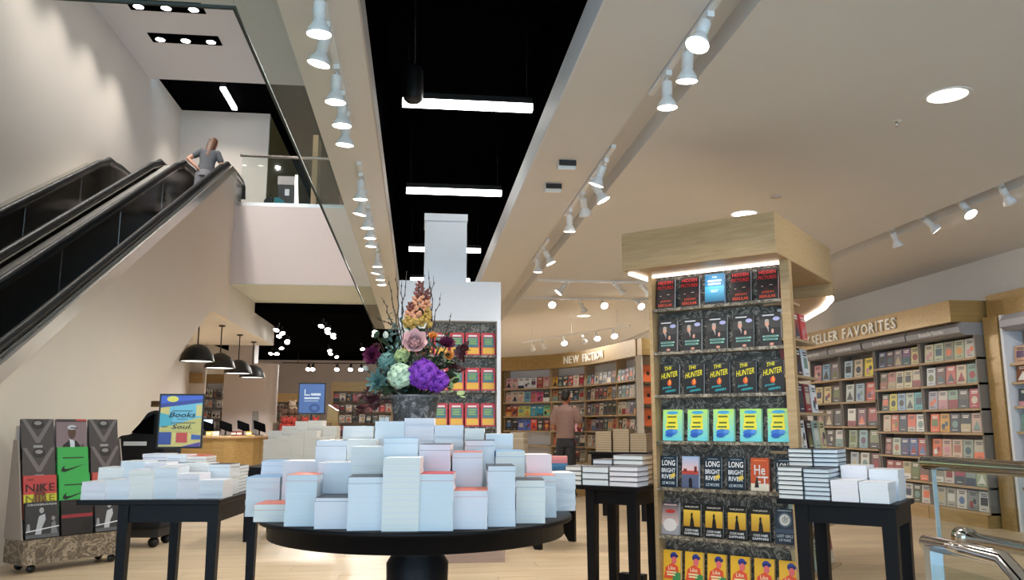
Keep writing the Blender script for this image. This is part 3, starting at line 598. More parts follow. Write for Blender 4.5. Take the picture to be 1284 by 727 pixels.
def cname(c):
    if max(c) - min(c) < 16 and 75 < sum(c) / 3 < 205: return 'grey' if sum(c) / 3 < 160 else 'pale grey'
    k = min(range(16), key=lambda i: sum((a - b) ** 2 for a, b in zip(c, PAL[i]))); return NAMES[k]
def deco(c, seed):
    r = random.Random(seed); lum = sum(c) / 3; a = (235, 230, 220) if lum < 130 else (45, 45, 55); b = PAL[r.randrange(16)]
    k = r.randrange(5); it = []
    if k == 0: it = [('rect', b, 0, 0, 1, r.uniform(.25, .5))]
    elif k == 1: it = [('ell', b, .5, .42, .3, .2)]
    elif k == 2: it = [('rect', b, .15, .3, .85, .7)]
    elif k == 3: it = [('poly', b, [(.1, .1), (.5, .62), (.9, .1)])]
    else: it = [('ell', b, .35, .3, .2, .16), ('ell', PAL[r.randrange(16)], .68, .45, .18, .14)]
    return it + bars(a, (.84, .75), .18, .82, .05) + bars(a, (.1,), .25, .75, .03)
for r_, z in enumerate(SS):      # side of the tower
    for i in range(SN[r_]):
        c = [(205, 70, 75), (60, 30, 35), (190, 205, 190), (235, 235, 238), (45, 50, 75), (220, 205, 160), (150, 60, 60), (235, 235, 238)][(r_ * 3 + i * 2 + (i * i) % 3) % 8]
        p = TM @ Vector((-0.07, 0.15 + i * 0.175, z + 0.001))
        face_book('shelved_book', f'{cname(c)} book on the side of the tower, {ORD[r_]} shelf down, {ORD[i]} from the corner', .135, .205, .05, c, deco(c, r_ * 9 + i), p, TRZ + R(90), R(-5), 'books on the side of the tower', whole=True)

# ================================================================== white pillar display in the middle
t = thing('pillar_display', 'white pillar wrapped by a marbled shelf unit of red books', 'bookcase', (0.29, 7.75, 0))
MB().box(-0.48, 0.476, -0.22, 0.28, 2.17, 2.545).build('fascia', M_WHITE, t)
MB().box(-0.44, 0.44, -0.06, 0.2, 0.14, 2.17).build('back_panel', M_MARBL, t)
for s in (-1, 1): MB().box(s * 0.458 - 0.018, s * 0.458 + 0.018, -0.235, 0.26, 0.14, 2.17).build('side_panel', M_WHITE, t)
MB().box(-0.25, 0.155, -0.1, 0.3, 2.545, 3.16).build('column', M_WHITE, t)
MB().box(-0.257, 0.162, -0.107, 0.307, 3.16, 3.23).build('column_cap', M_WHITE, t)
MB().box(-0.44, 0.51, -0.30, 0.28, 0, 0.14).build('plinth', wood('rosy_plinth_wood', (0.36, 0.25, 0.19), (0.44, 0.31, 0.24)), t)
PS = [1.85, 1.52, 1.19]
for z in PS: MB().box(-0.44, 0.44, -0.22, -0.05, z - 0.02, z).build('shelf', M_MARB, t)
for r_, z in enumerate(PS):
    for i in range(6):
        x = 0.29 + 0.365 - (5 - i) * 0.148
        face_book('hardcover_book', f'red and yellow hardcover with teal panel, {ORD[r_]} pillar shelf, {ORD[i]} from left', .135, .215, .028, C_TEALRED[0], C_TEALRED[1], (x, 7.60, z + 0.001), 0, R(-7), 'red books on the white pillar', key='tr')

# ================================================================== lettering helper
def letters(parent, text, h, start, direction, normal, m, thick=0.02, gap=0.035, total=None):
    d = Vector(direction).normalized(); n = Vector(normal).normalized(); adv = []
    for ch in text:
        if ch == ' ': adv.append(h * 0.42); continue
        adv.append(text2d(ch, 0, 0.015)[2] * h if ch not in 'I' else 0.13 * h)
    L = sum(adv) + gap * len(text); k = (total / L) if total else 1.0; x = 0
    for ch, a in zip(text, adv):
        if ch != ' ':
            vs, fs, asp = text2d(ch, 0, 0.015); mb = MB(); N = len(vs)
            P = [Vector(start) + d * ((x + u * a) * k) + Vector((0, 0, v * h)) for u, v in vs]
            mb.add([p + n * thick for p in P] + P, list(fs) + [tuple(N + i for i in reversed(f)) for f in fs])
            cnt = {}
            for f in fs:
                for i in range(len(f)):
                    e = (f[i], f[(i + 1) % len(f)]); cnt[tuple(sorted(e))] = cnt.get(tuple(sorted(e)), 0) + 1
            for f in fs:
                for i in range(len(f)):
                    a0, b0 = f[i], f[(i + 1) % len(f)]
                    if cnt[tuple(sorted((a0, b0)))] == 1:
                        q = [P[a0] + n * thick, P[b0] + n * thick, P[b0], P[a0]]; mb.add(q, [(3, 2, 1, 0)])
            mb.build('letter', m, parent)
        x += a + gap
M_LET = mat('cream_letter_enamel', (0.92, 0.88, 0.78), 0.4, noise=0.02)

# ================================================================== new fiction bay (four bookcases on a curve)
NP = [Vector((1.632, 15.705)), Vector((2.42, 14.94)), Vector((2.891, 14.128)), Vector((3.159, 12.965)), Vector((3.322, 12.02))]
NZ = [1.90, 1.64, 1.375, 1.11, 0.84, 0.57, 0.30]
BN = ['leftmost', 'second', 'third', 'rightmost']
NFC = [[(205, 160, 165), (205, 160, 165), (225, 228, 235), (225, 228, 235), (225, 228, 235), (150, 40, 50), (200, 150, 150)], [(200, 180, 170), (200, 180, 170), (205, 190, 170), (110, 180, 190), (205, 110, 140), (200, 90, 130), (60, 60, 60)], [(150, 60, 30), (170, 70, 35), (210, 210, 110), (200, 205, 120), (40, 150, 180), (40, 150, 180), (130, 190, 140)], [(25, 25, 28), (25, 25, 28), (90, 115, 200), (95, 120, 205), (225, 85, 65), (50, 50, 50), (120, 30, 35)]]
rnd = random.Random(3)
for b_ in range(4):
    A, B = NP[b_], NP[b_ + 1]; L = (B - A).length; rz = math.atan2((B - A).y, (B - A).x)
    t = thing('bookcase', f'{BN[b_]} curved-bay bookcase under the new fiction header', 'bookcase', (A.x, A.y, 0), rz, 'new fiction bookcases')
    MB().box(0, L, 0.24, 0.27, 0, 2.25).build('back_panel', M_WHITE, t)
    MB().box(0, L, 0.02, 0.27, 0, 0.12).build('plinth', M_GOLD, t)
    for x in (0.0, L - 0.012): MB().box(x, x + 0.012, 0.06, 0.24, 0.12, 2.25).build('side_panel', M_SHELF, t)
    for z in NZ: MB().box(0.02, L - 0.02, 0.0, 0.24, z - 0.025, z).build('shelf', M_SHELF, t)
    MT = Matrix.Translation((A.x, A.y, 0)) @ Matrix.Rotation(rz, 4, 'Z'); nb = 7 if L > 1 else 6
    for r_, z in enumerate(NZ[:(4, 6, 6, 5)[b_]]):
        for i in range(nb):
            c = NFC[r_][i] if b_ == 0 and r_ < 4 else rnd.choice([(60, 55, 58), (120, 30, 40), (200, 190, 170), (100, 140, 130), (90, 75, 110), (180, 175, 165), (45, 55, 60), (190, 120, 90), (150, 145, 130), (215, 205, 190), (60, 75, 60), (200, 150, 60), (140, 60, 65), (80, 90, 110)])
            p = MT @ Vector((0.03 + (i + 0.5) * (L - 0.06) / nb, 0.085, z + 0.001)); w_ = min(.14, (L - .06) / nb - .008)
            face_book('fiction_book', f'{cname(c)} book, {ORD[i]} from left on {ORD[r_]} shelf of {BN[b_]} new fiction bookcase', w_, .205 - .02 * rnd.random(), .05, c, deco(c, b_ * 99 + r_ * 9 + i), p, rz, R(-6), 'books in the new fiction bay', whole=True)
t = thing('header_sign', 'long curved golden header reading NEW FICTION in cream letters', 'sign', (NP[0].x, NP[0].y, 2.25))
hb = MB(); Q = []
for i in range(4):
    for k in range(6 if i < 3 else 7):
        u = k / 6; P0 = NP[max(i - 1, 0)]; P1, P2 = NP[i], NP[i + 1]; P3 = NP[min(i + 2, 4)]
        Q.append(0.5 * ((2 * P1) + (P2 - P0) * u + (2 * P0 - 5 * P1 + 4 * P2 - P3) * u * u + (3 * P1 - P0 - 3 * P2 + P3) * u ** 3))
Q[0:0] = [Q[0] + (Q[0] - Q[1]).normalized() * 0.75]; n_ = len(Q); vs_ = []
for i, q in enumerate(Q):
    d = (Q[min(i + 1, n_ - 1)] - Q[max(i - 1, 0)]).normalized(); nn = Vector((-d.y, d.x))
    a, b = q - nn * 0.03, q + nn * 0.3
    for (p, z) in ((a, 0), (a, .26), (b, .26), (b, 0)): vs_.append((p.x - NP[0].x, p.y - NP[0].y, z))
hb.add(vs_, [tuple(4 * i + j for j in (k, (k + 1) % 4)) + tuple(4 * (i + 1) + j for j in ((k + 1) % 4, k)) for i in range(n_ - 1) for k in range(4)] + [(0, 1, 2, 3), tuple(4 * (n_ - 1) + j for j in (3, 2, 1, 0))], 0, (1, 1, 1), False)
hb.build('board', M_GOLD, t)
# letters follow the curve
cum = [0]
for i in range(1, n_): cum.append(cum[-1] + (Q[i] - Q[i - 1]).length)
def qpos(s_):
    for i in range(1, n_):
        if cum[i] >= s_ or i == n_ - 1:
            d = (Q[i] - Q[i - 1]).normalized(); return Q[i - 1] + d * (s_ - cum[i - 1]), d
s0, s1 = 2.28, 3.70; adv = []; TX = 'NEW FICTION'
for ch in TX: adv.append(0.07 if ch == ' ' else (0.036 if ch == 'I' else text2d(ch, 0, 0.015)[2] * 0.14 * 0.95))
k_ = (s1 - s0) / (sum(adv) + 0.035 * (len(TX) - 1)); x = s0
for ch, a in zip(TX, adv):
    if ch != ' ':
        p, d = qpos(x); letters(t, ch, 0.135, (p.x - NP[0].x + d.y * 0.032, p.y - NP[0].y - d.x * 0.032, 0.06), (d.x, d.y, 0), (d.y, -d.x, 0), M_LET, 0.015, 0.0, total=a * k_)
    x += (a + 0.035) * k_
# end panel at the left of the bay and orange-book endcap at its right
tag(MB().box(-0.55, 0.0, 0.0, 0.3, 0, 2.25).build('end_panel', M_GOLD, None, (NP[0].x - 0.02, NP[0].y + 0.02, 0), math.atan2(-.765, .788)), 'plain golden end panel left of the new fiction bookcases', 'panel')
E0 = Vector((3.33, 11.86)); E1 = Vector((3.88, 11.95)); rz = math.atan2((E1 - E0).y, (E1 - E0).x); MT = Matrix.Translation((E0.x, E0.y, 0)) @ Matrix.Rotation(rz, 4, 'Z')
t = thing('endcap_bookcase', 'narrow pale endcap of orange books beside the new fiction bay', 'bookcase', (E0.x, E0.y, 0), rz)
MB().box(0, 0.55, 0.2, 0.24, 0, 2.25).build('back_panel', M_MARB, t); MB().box(0, 0.025, 0.0, 0.2, 0, 2.25).build('side_panel', mat('pale_post', (0.6, 0.55, 0.47), 0.6), t)
MB().box(0, 0.55, -0.03, 0.26, 2.25, 2.5).build('header', M_GOLD, t)
for z in (1.85, 1.52, 1.19, 0.86, 0.53): MB().box(0.05, 0.55, 0.02, 0.2, z - 0.03, z).build('shelf', M_DKWOOD, t)
for r_, z in enumerate((1.85, 1.52, 1.19)):
    for i in range(2):
        p = MT @ Vector((0.125 + i * 0.2, 0.09, z)); face_book('orange_book', f'bright orange book with dark emblem, endcap shelf {("one", "two", "three")[r_]}, {ORD[i]} from left', .17, .26, .04, (235, 115, 65), [('ell', (60, 45, 40), .62, .5, .16, .12), ('rect', (245, 150, 90), .15, .8, .85, .84)], p, rz, R(-6), 'orange books on the endcap', whole=True)
p = MT @ Vector((0.2, 0.09, 0.86)); face_book('picture_book', 'grey book with pink cover on the endcap below the orange books', .17, .24, .04, (150, 130, 130), [('ell', (190, 110, 110), .6, .5, .2, .2)], p, rz, R(-6), whole=True)

# ================================================================== right wall: seller favorites
FS = [2.03, 1.72, 1.41, 1.115, 0.79, 0.47, 0.175]
FS2 = [1.94, 1.57, 1.19, 0.86, 0.52, 0.175]
FR = [[(60, 70, 110), (70, 30, 55), (130, 115, 120), (120, 80, 120), (205, 190, 130), (205, 195, 165), (185, 195, 165), (140, 140, 120), (175, 180, 145), (190, 190, 175)],
      [(110, 100, 75), (190, 130, 120), (215, 205, 175), (215, 205, 165), (215, 200, 180), (200, 205, 208), (100, 60, 50), (190, 90, 80), (200, 180, 150), (110, 150, 135)],
      [(70, 75, 55), (215, 205, 70), (150, 180, 210), (190, 205, 185), (80, 180, 190), (170, 170, 185), (205, 195, 185), (140, 170, 150), (85, 78, 74), (170, 50, 60)],
      [(215, 190, 160), (190, 90, 40), (60, 60, 70), (225, 105, 70), (225, 225, 220), (235, 100, 40), (220, 160, 50), (60, 65, 75), (45, 52, 56), (190, 160, 145)],
      [(110, 45, 40), (190, 200, 175), (50, 65, 110), (60, 90, 150), (170, 50, 50), (220, 110, 60), (205, 165, 145), (205, 180, 155), (150, 160, 145), (175, 170, 150)],
      [(160, 70, 60), (150, 60, 55), (185, 170, 120), (110, 110, 60), (120, 85, 65), (150, 145, 135), (215, 200, 195), (170, 60, 90), (140, 150, 150), (160, 175, 140)],
      [(40, 45, 70), (50, 50, 60), (220, 215, 205), (75, 80, 55), (200, 195, 185), (185, 180, 165), (175, 170, 160), (215, 212, 205), (140, 140, 138), (200, 200, 195)]]
FL2 = [[(170, 200, 220), (205, 190, 160), (235, 215, 60)], [(200, 210, 205), (160, 185, 200), (205, 80, 50)], [(225, 222, 210), (120, 70, 85), (160, 50, 40)], [(150, 165, 130), (140, 175, 180), (130, 140, 100)], [(170, 180, 185), (205, 205, 195), (110, 60, 60)], [(90, 90, 95), (190, 180, 170), (70, 80, 100)]]
FL3 = [[(200, 140, 150), (140, 175, 200), (130, 120, 130)], [(225, 200, 140), (215, 190, 130), (90, 80, 60)], [(120, 90, 60), (110, 85, 60), (60, 50, 45)], [(60, 65, 70), (70, 60, 50), (200, 200, 195)], [(90, 60, 50), (200, 190, 180), (60, 60, 65)], [(90, 60, 50), (200, 190, 180), (60, 60, 65)]]
UN = [('nearest', 9.15, 10.27, FS, 5), ('second nearest', 10.28, 11.38, FS, 5), ('third', 11.40, 12.40, FS2, 3), ('farthest', 12.42, 13.4, FS2, 3)]
for u, (nm, y0, y1, zs, nb) in enumerate(UN):
    t = thing('bookcase', f'{nm} wall bookcase under the seller favorites header', 'bookcase', (6.75, y1, 0), R(-90), 'seller favorites bookcases')
    L = y1 - y0
    MB().box(0, L, 0.23, 0.26, 0, 2.46).build('back_panel', M_DKWALL, t)
    MB().box(0, L, -0.03, 0.26, 0, 0.15).build('plinth', M_GOLD, t)
    for x in (0, L - 0.025): MB().box(x, x + 0.025, 0.02, 0.23, 0.15, 2.3).build('side_panel', mat('brown_grey_upright', (0.20, 0.175, 0.15), 0.5), t)
    for z in zs: MB().box(0.0, L, -0.01, 0.23, z - 0.028, z).build('shelf', M_SHELF, t)
    v = MB(); pr = [(-0.10, 2.30), (-0.16, 2.33), (-0.17, 2.40), (-0.13, 2.455), (0.2, 2.455), (0.2, 2.30)]
    v.prism(pr, 0.01, L - 0.01, 'x'); va = v.build('valance', M_VALANCE, t)
    tx = MB(); ww = min(0.5, L * 0.45); draw(tx, [('text', (235, 232, 230), 'Bookseller Favorites', 0, 0, 1, 1)], ww, 0.05, -0.172, 0, L * 0.5 - ww / 2, 2.345); tx.build('valance_lettering', M_PRINT, va)
    for r_, z in enumerate(zs):
        for i in range(nb):
            row = (FR[r_][i + (5 if u == 0 else 0)]) if u < 2 else (FL2 if u == 2 else FL3)[r_][i]
            y = y1 - 0.06 - (i + 0.5) * (L - 0.1) / nb; c = row
            face_book('paperback_pick', f'{cname(c)} book, {ORD[i]} from left on {ORD[r_]} shelf of {nm} favorites bookcase', .185 if u < 2 else .23, .235 if u < 2 else .27, .07, c, deco(c, 500 + u * 77 + r_ * 9 + i), (6.75 + 0.075, y, z + 0.001), R(-90), R(-5), 'books in the seller favorites bookcases', whole=True)
t = thing('header_sign', 'golden wall header reading SELLER FAVORITES in cream letters', 'sign', (6.5, 13.6, 2.46))
MB().box(0, XR - 6.5, -4.42, 0, 0, 0.27).build('board', M_GOLD, t)
letters(t, 'BOOKSELLER FAVORITES', 0.155, (-0.002, -0.12, 0.055), (0, -1, 0), (-1, 0, 0), M_LET, 0.02, 0.035, total=3.2)
# nearer recessed section at the right edge
tag(MB().box(6.86, XR - .005, 8.86, 9.1, 0, 2.5).build('wood_pillar', M_GOLD, None), 'tall golden brown post beside the favorites bookcase', 'post')
tag(MB().box(6.88, XR - .005, 8.80, 8.845, 0, 2.5).build('white_return', M_WHITE, None), 'white upright return beside the golden brown post', 'panel')
tag(MB().box(6.95, XR - .005, 5.5, 9.13, 2.5, 2.78).build('header_board', M_GOLD, None), 'plain golden header board at the right edge of the picture', 'header')
t = thing('bookcase', 'recessed wall bookcase at the far right edge beyond the post', 'bookcase', (6.93, 8.79, 0), R(-90))
MB().box(0, 2.6, 0.19, 0.215, 0, 2.5).build('back_panel', M_DKWALL, t); MB().box(0, 2.6, -0.02, 0.19, 0, 0.2).build('plinth', M_GOLD, t)
MB().prism([(-0.06, 2.3), (-0.13, 2.34), (-0.13, 2.42), (-0.06, 2.49), (0.18, 2.49), (0.18, 2.3)], 0.05, 2.6, 'x').build('valance', M_VALANCE, t)
ES = [1.92, 1.70, 1.42, 1.13, 0.80, 0.5]
for z in ES: MB().box(0.0, 2.6, -0.01, 0.19, z - 0.025, z).build('shelf', M_SHELF, t)
for r_, z in enumerate(ES):
    for i in range(4):
        c = [(190, 150, 120), (70, 90, 130), (120, 70, 40), (50, 60, 110), (60, 70, 80), (55, 65, 95), (120, 160, 150), (150, 165, 160), (190, 165, 160), (225, 222, 220), (90, 85, 85), (210, 205, 200)][(r_ * 2 + i) % 12]
        face_book('shelved_book', f'{cname(c)} book in the right edge bookcase, {ORD[r_]} shelf, {ORD[i]} from the post', .21, .2, .05, c, deco(c, 900 + r_ * 9 + i), (6.99, 8.66 - i * 0.25, z + 0.001), R(-90), R(-5), 'books at the right edge', whole=True)
# ================================================================== tables
T = 0.765
def table(name, label, c, rz, w, d, legs, lw=0.062, stretch=True, top=T):
    t = thing(name, label, 'table', (c[0], c[1], 0), rz)
    bevel(MB().box(-w / 2, w / 2, -d / 2, d / 2, top - 0.03, top).build('tabletop', M_BLACK, t), 0.004)
    x0, x1 = legs
    for y, s in ((-d / 2 + 0.03, 'f'), (d / 2 - 0.05, 'b')):
        MB().box(x0, x1, y, y + 0.025, top - 0.13, top - 0.03).build('apron', M_BLACK, t)
    for x in (x0, x1 - 0.025): MB().box(x, x + 0.025, -d / 2 + 0.055, d / 2 - 0.055, top - 0.13, top - 0.03).build('apron', M_BLACK, t)
    for x in (x0, x1 - lw):
        for y in (-d / 2 + 0.02, d / 2 - 0.02 - lw):
            MB().add([(x + lw * (.5 + a * k), y + lw * (.5 + b * k), z) for z, k in ((0, .4), (top - 0.03, .5)) for a, b in ((-1, -1), (1, -1), (1, 1), (-1, 1))], [(3, 2, 1, 0), (4, 5, 6, 7), (0, 1, 5, 4), (1, 2, 6, 5), (2, 3, 7, 6), (3, 0, 4, 7)]).build('leg', M_BLACK, t)
    if stretch: MB().box(x0 + 0.1, x1 - 0.1, d / 2 - 0.12, d / 2 - 0.04, 0.02, 0.1).build('stretcher', M_BLACK, t)
    return t
def loc2(c, rz, x, y): return Vector((c[0] + x * math.cos(rz) - y * math.sin(rz), c[1] + x * math.sin(rz) + y * math.cos(rz)))

# ---- round pedestal table with the pyramid of paperbacks
RC = (0.015, 4.25); RR = 0.775
t = thing('round_table', 'large round black pedestal table covered with paperback stacks', 'table', (RC[0], RC[1], 0))
MB().lathe([(0, T), (RR - 0.006, T), (RR, T - 0.006), (RR, T - 0.022), (RR - 0.045, T - 0.026), (RR - 0.04, T - 0.095), (RR - 0.06, T - 0.1), (0, T - 0.1)], 72).build('tabletop', M_BLACK, t)
MB().lathe([(0.0, T - 0.1), (0.16, T - 0.1), (0.16, T - 0.135), (0.135, T - 0.15), (0.13, T - 0.2), (0.155, T - 0.24), (0.15, T - 0.4), (0.11, T - 0.55), (0.14, T - 0.6), (0.0, T - 0.61)], 36).build('pedestal', M_BLACK, t)
for k in range(4):
    a = k * math.pi / 2 + R(45); o = MB().prism([(0.05, 0.0), (0.6, 0.0), (0.6, 0.06), (0.3, 0.13), (0.05, 0.2)], -0.05, 0.05, 'y').build('foot', M_BLACK, t, None, a)
t = thing('display_riser', 'low black riser carrying the vase on the round table', 'riser', (at(520, 510, Y=4.68).x, 4.68, T))
MB().box(-0.25, 0.17, -0.125, 0.2, 0, 0.26).build('plinth', M_BLACK, t); MB().box(-0.255, 0.175, -0.13, 0.205, 0.26, 0.28).build('top_board', M_BLACK, t)
GREY, DARK, RED, ORG, WHT, BLU = (222, 226, 233), (40, 38, 42), (200, 60, 55), (215, 110, 80), (225, 225, 228), (120, 165, 205)
# (px left, px right, px top, row, top-cover colour, thickness)
RS = [(320, 359, 632, 0, ORG, .027), (396, 438, 624, 0, DARK, .017), (438, 481, 598, 0, DARK, .029), (481, 526, 574, 0, WHT, .026), (526, 568, 594, 0, RED, .031), (569, 611, 615, 0, ORG, .028),
      (360, 397, 595, 0, ORG, .027), (647, 683, 602, 0, DARK, .03), (612, 646, 584, 0, DARK, .024),
      (311, 350, 598, 1, BLU, .025), (356, 398, 578, 1, WHT, .028), (400, 439, 580, 1, WHT, .026), (441, 480, 560, 1, WHT, .03), (482, 524, 549, 1, BLU, .025), (526, 564, 557, 1, DARK, .028), (568, 604, 567, 1, ORG, .027), (622, 658, 565, 1, BLU, .03), (660, 697, 596, 1, ORG, .028),
      (397, 434, 552, 2, DARK, .027), (436, 472, 551, 2, WHT, .024), (583, 620, 552, 2, DARK, .028), (660, 692, 570, 2, WHT, .025),
      (431, 468, 534, 3, WHT, .027), (471, 507, 528, 3, WHT, .03), (508, 544, 524, 3, WHT, .026), (545, 581, 533, 3, WHT, .029), (583, 607, 537, 3, WHT, .026), (609, 643, 544, 3, WHT, .025),
      (329, 357, 578, 2, BLU, .026), (698, 711, 593, 2, WHT, .026)]
ROWY = [3.505, 3.74, 3.975, 4.215]; ROWN = ['front row', 'second row', 'third row', 'back row']
def seen_down_to(xa, xb, fronts):
    '''lowest photo row at which a stack still shows between the stacks before it'''
    low = 0
    for x in range(int(xa) + 2, int(xb) - 1, 2):
        c = [s[2] for s in fronts if s[0] <= x <= s[1]]; low = max(low, min(c) if c else 999)
    return low
cnt = {}; PLACED = []
for (xa, xb, yt, rw, top, th) in sorted(RS, key=lambda s: (s[3], s[0])):
    xc = (xa + xb) / 2; Yr = ROWY[rw]
    # stacks follow the round edge towards the sides
    P = at(xc, 640, Y=Yr); edge = math.sqrt(max(0.0, (RR - 0.02) ** 2 - (abs(P.x - RC[0]) + 0.075) ** 2)) if abs(P.x - RC[0]) + 0.075 < RR - 0.02 else 0
    Yr = max([Yr, RC[1] - edge + 0.005] + [q[2] + 0.222 for q in PLACED if q[3] < rw and q[0] < xb - 1 and q[1] > xa + 1])
    PLACED.append((xa, xb, Yr, rw))
    P = at(xc, yt, Y=Yr); wd = (xb - xa) * Yr / 1013 * 0.995
    if xb - xa < 20: wd = 0.14
    z0 = T
    on_riser = abs(P.x - RC[0]) < 0.30
    b0 = z0; vis = seen_down_to(xa, xb, [s for s in RS if s[3] < rw])
    if rw and vis < 690: z0 = max(z0, at(xc, vis + 9, Y=Yr).z)
    i = cnt.get(rw, 0); cnt[rw] = i + 1
    stack(P.x, Yr, z0, P.z, wd, 0.213, th, GREY, R(random.uniform(-3, 3)) + R(-3), f'{ORD[i]} stack from left, {ROWN[rw]} of round table', f'round table {ROWN[rw]} stack {i + 1}', top=top, desc='paperback', maxn=18, block=b0 if z0 > b0 else 0)

# ---- left side table
LC = (-1.535, 5.60); LRZ = R(-5)
table('side_table', 'black square-legged table stacked with paperbacks beside the book cart', LC, LRZ, 0.84, 0.92, (-0.18, 0.41))
LS = [(104, 132, 604, 0, WHT), (132, 162, 602, 0, WHT), (163, 192, 589, 0, WHT), (193, 222, 586, 0, WHT), (222, 249, 594, 0, WHT), (249, 279, 602, 0, GREY),
      (125, 153, 586, 1, WHT), (153, 181, 578, 1, WHT), (183, 208, 580, 1, WHT), (209, 233, 583, 1, WHT), (233, 261, 581, 1, WHT), (261, 288, 582, 1, DARK), (180, 208, 569, 2, WHT), (209, 233, 570, 2, WHT), (234, 258, 572, 2, ORG), (272, 300, 584, 2, DARK), (277, 302, 585, 3, DARK), (232, 256, 570, 3, ORG)]
cnt = {}; LY = [5.20, 5.43, 5.66, 5.885]
for (xa, xb, yt, rw, top) in LS:
    Y_ = LY[rw] ; P = at((xa + xb) / 2, yt, Y=Y_); i = cnt.get(rw, 0); cnt[rw] = i + 1
    vis = seen_down_to(xa, xb, [s for s in LS if s[3] < rw]); z0 = max(T, at((xa + xb) / 2, vis + 6, Y=Y_).z) if rw and vis < 690 else T
    if P.z - z0 < .03: z0 = P.z - .03
    stack(P.x, Y_, z0, P.z, (xb - xa) * Y_ / 1013 * 0.985, 0.205, .022 if rw else .027, GREY if rw < 2 else DARK, LRZ, f'{ORD[i]} stack from left, {ROWN[rw]} by book cart', f'left table {ROWN[rw]} stack {i + 1}', top=top, desc='paperback', hard=rw == 3, block=T if z0 > T else 0, name='trade_paperback')
# poster in a black sign holder
SB = at(228, 530, Y=6.02)
t = thing('sign_holder', 'black sign holder with colourful Books and Soul poster on left table', 'sign', (SB.x, 5.99, T), R(-2))
Wp, Hp = 0.285, 0.355; z0 = 1.055 - T
MB().box(-Wp / 2 - .012, Wp / 2 + .012, 0, 0.012, z0 - .012, z0 + Hp + .012).build('frame', M_PLAS, t)
poster = [('rect', (225, 205, 120), 0, 0, 1, 1), ('rect', (70, 100, 200), 0, .8, 1, 1), ('ell', (235, 225, 90), .28, .93, .14, .06), ('poly', (60, 70, 150), [(0, .76), (0, .84), (.4, .88), (1, .93), (1, .86)]), ('poly', (120, 195, 215), [(.22, .4), (.22, .78), (1, .86), (1, .45)]), ('rect', (220, 205, 130), .86, .6, 1, .82), ('poly', (80, 175, 190), [(0, .38), (0, .66), (.3, .6), (.3, .42)]), ('poly', (205, 195, 110), [(.05, .36), (1, .58), (1, .28), (0, .3)]), ('rect', (55, 75, 150), 0, .04, .3, .28), ('rect', (205, 70, 60), .42, .08, .68, .27), ('poly', (60, 95, 165), [(.78, .14), (.78, .24), (1, .22), (1, .14)]), ('poly', (85, 70, 150), [(.55, 0), (1, .09), (1, 0)]),
          ('rect', (60, 80, 95), .3, .69, .78, .705), ('text', (30, 35, 45), 'Books', .22, .57, .86, .67, .25), ('rect', (60, 80, 95), .42, .53, .66, .54), ('rect', (70, 70, 60), .28, .455, .86, .47), ('text', (40, 38, 40), 'Soul.', .3, .345, .78, .43, .25), ('rect', (90, 80, 60), .06, .38, .2, .395)]
b = MB(); draw(b, poster, Wp, Hp, 0.0, 0, None, z0); b.build('poster', M_PRINT, t)
MB().box(-0.012, 0.012, 0.0, 0.012, 0.0, z0).build('post', M_PLAS, t); MB().box(-0.06, 0.06, -0.03, 0.045, 0, 0.008).build('base', M_PLAS, t)

# ---- right table before the tower
QRZ = R(-42); u_ = Vector((math.cos(QRZ), math.sin(QRZ))); v_ = Vector((-u_.y, u_.x)); qa = Vector((2.17, 4.82))
QC = qa + u_ * 0.34 + v_ * 0.25
table('side_table', 'black table with hardcover and paperback stacks before the tower', QC, QRZ, 0.68, 0.50, (-0.24, 0.32), 0.08, False)
def qst(x, y, w, d, z0, n, th, cover, top, lab, hard, desc, nm):
    p = qa + u_ * x + v_ * y; stack(p.x, p.y, z0, z0 + n * th, w, d, th, cover, QRZ, lab, lab, hard=hard, top=top, desc=desc, name=nm)
qst(0.085, 0.012, 0.15, 0.215, T, 7, .027, DARK, DARK, 'first front stack, table before tower', True, 'dark hardcover', 'hardcover_book')
qst(0.24, 0.012, 0.15, 0.215, T, 7, .026, DARK, DARK, 'second front stack, table before tower', True, 'dark hardcover', 'hardcover_book')
qst(0.395, 0.012, 0.15, 0.215, T, 5, .024, WHT, WHT, 'third front stack, table before tower', False, 'white paperback', 'paperback_book')
qst(0.555, 0.012, 0.155, 0.215, T, 5, .023, WHT, WHT, 'fourth front stack, table before tower', False, 'white paperback', 'paperback_book')
qst(0.085, 0.245, 0.15, 0.215, T, 11, .0265, DARK, DARK, 'first rear stack, table before tower', True, 'dark hardcover', 'hardcover_book')
qst(0.24, 0.245, 0.15, 0.215, T, 11, .0265, DARK, DARK, 'second rear stack, table before tower', True, 'dark hardcover', 'hardcover_book')
qst(0.40, 0.245, 0.15, 0.215, T, 8, .0245, WHT, WHT, 'third rear stack, table before tower', False, 'cream paperback', 'paperback_book')
qst(0.565, 0.245, 0.16, 0.215, T, 7, .0255, WHT, WHT, 'fourth rear stack, table before tower', False, 'cream paperback', 'paperback_book')
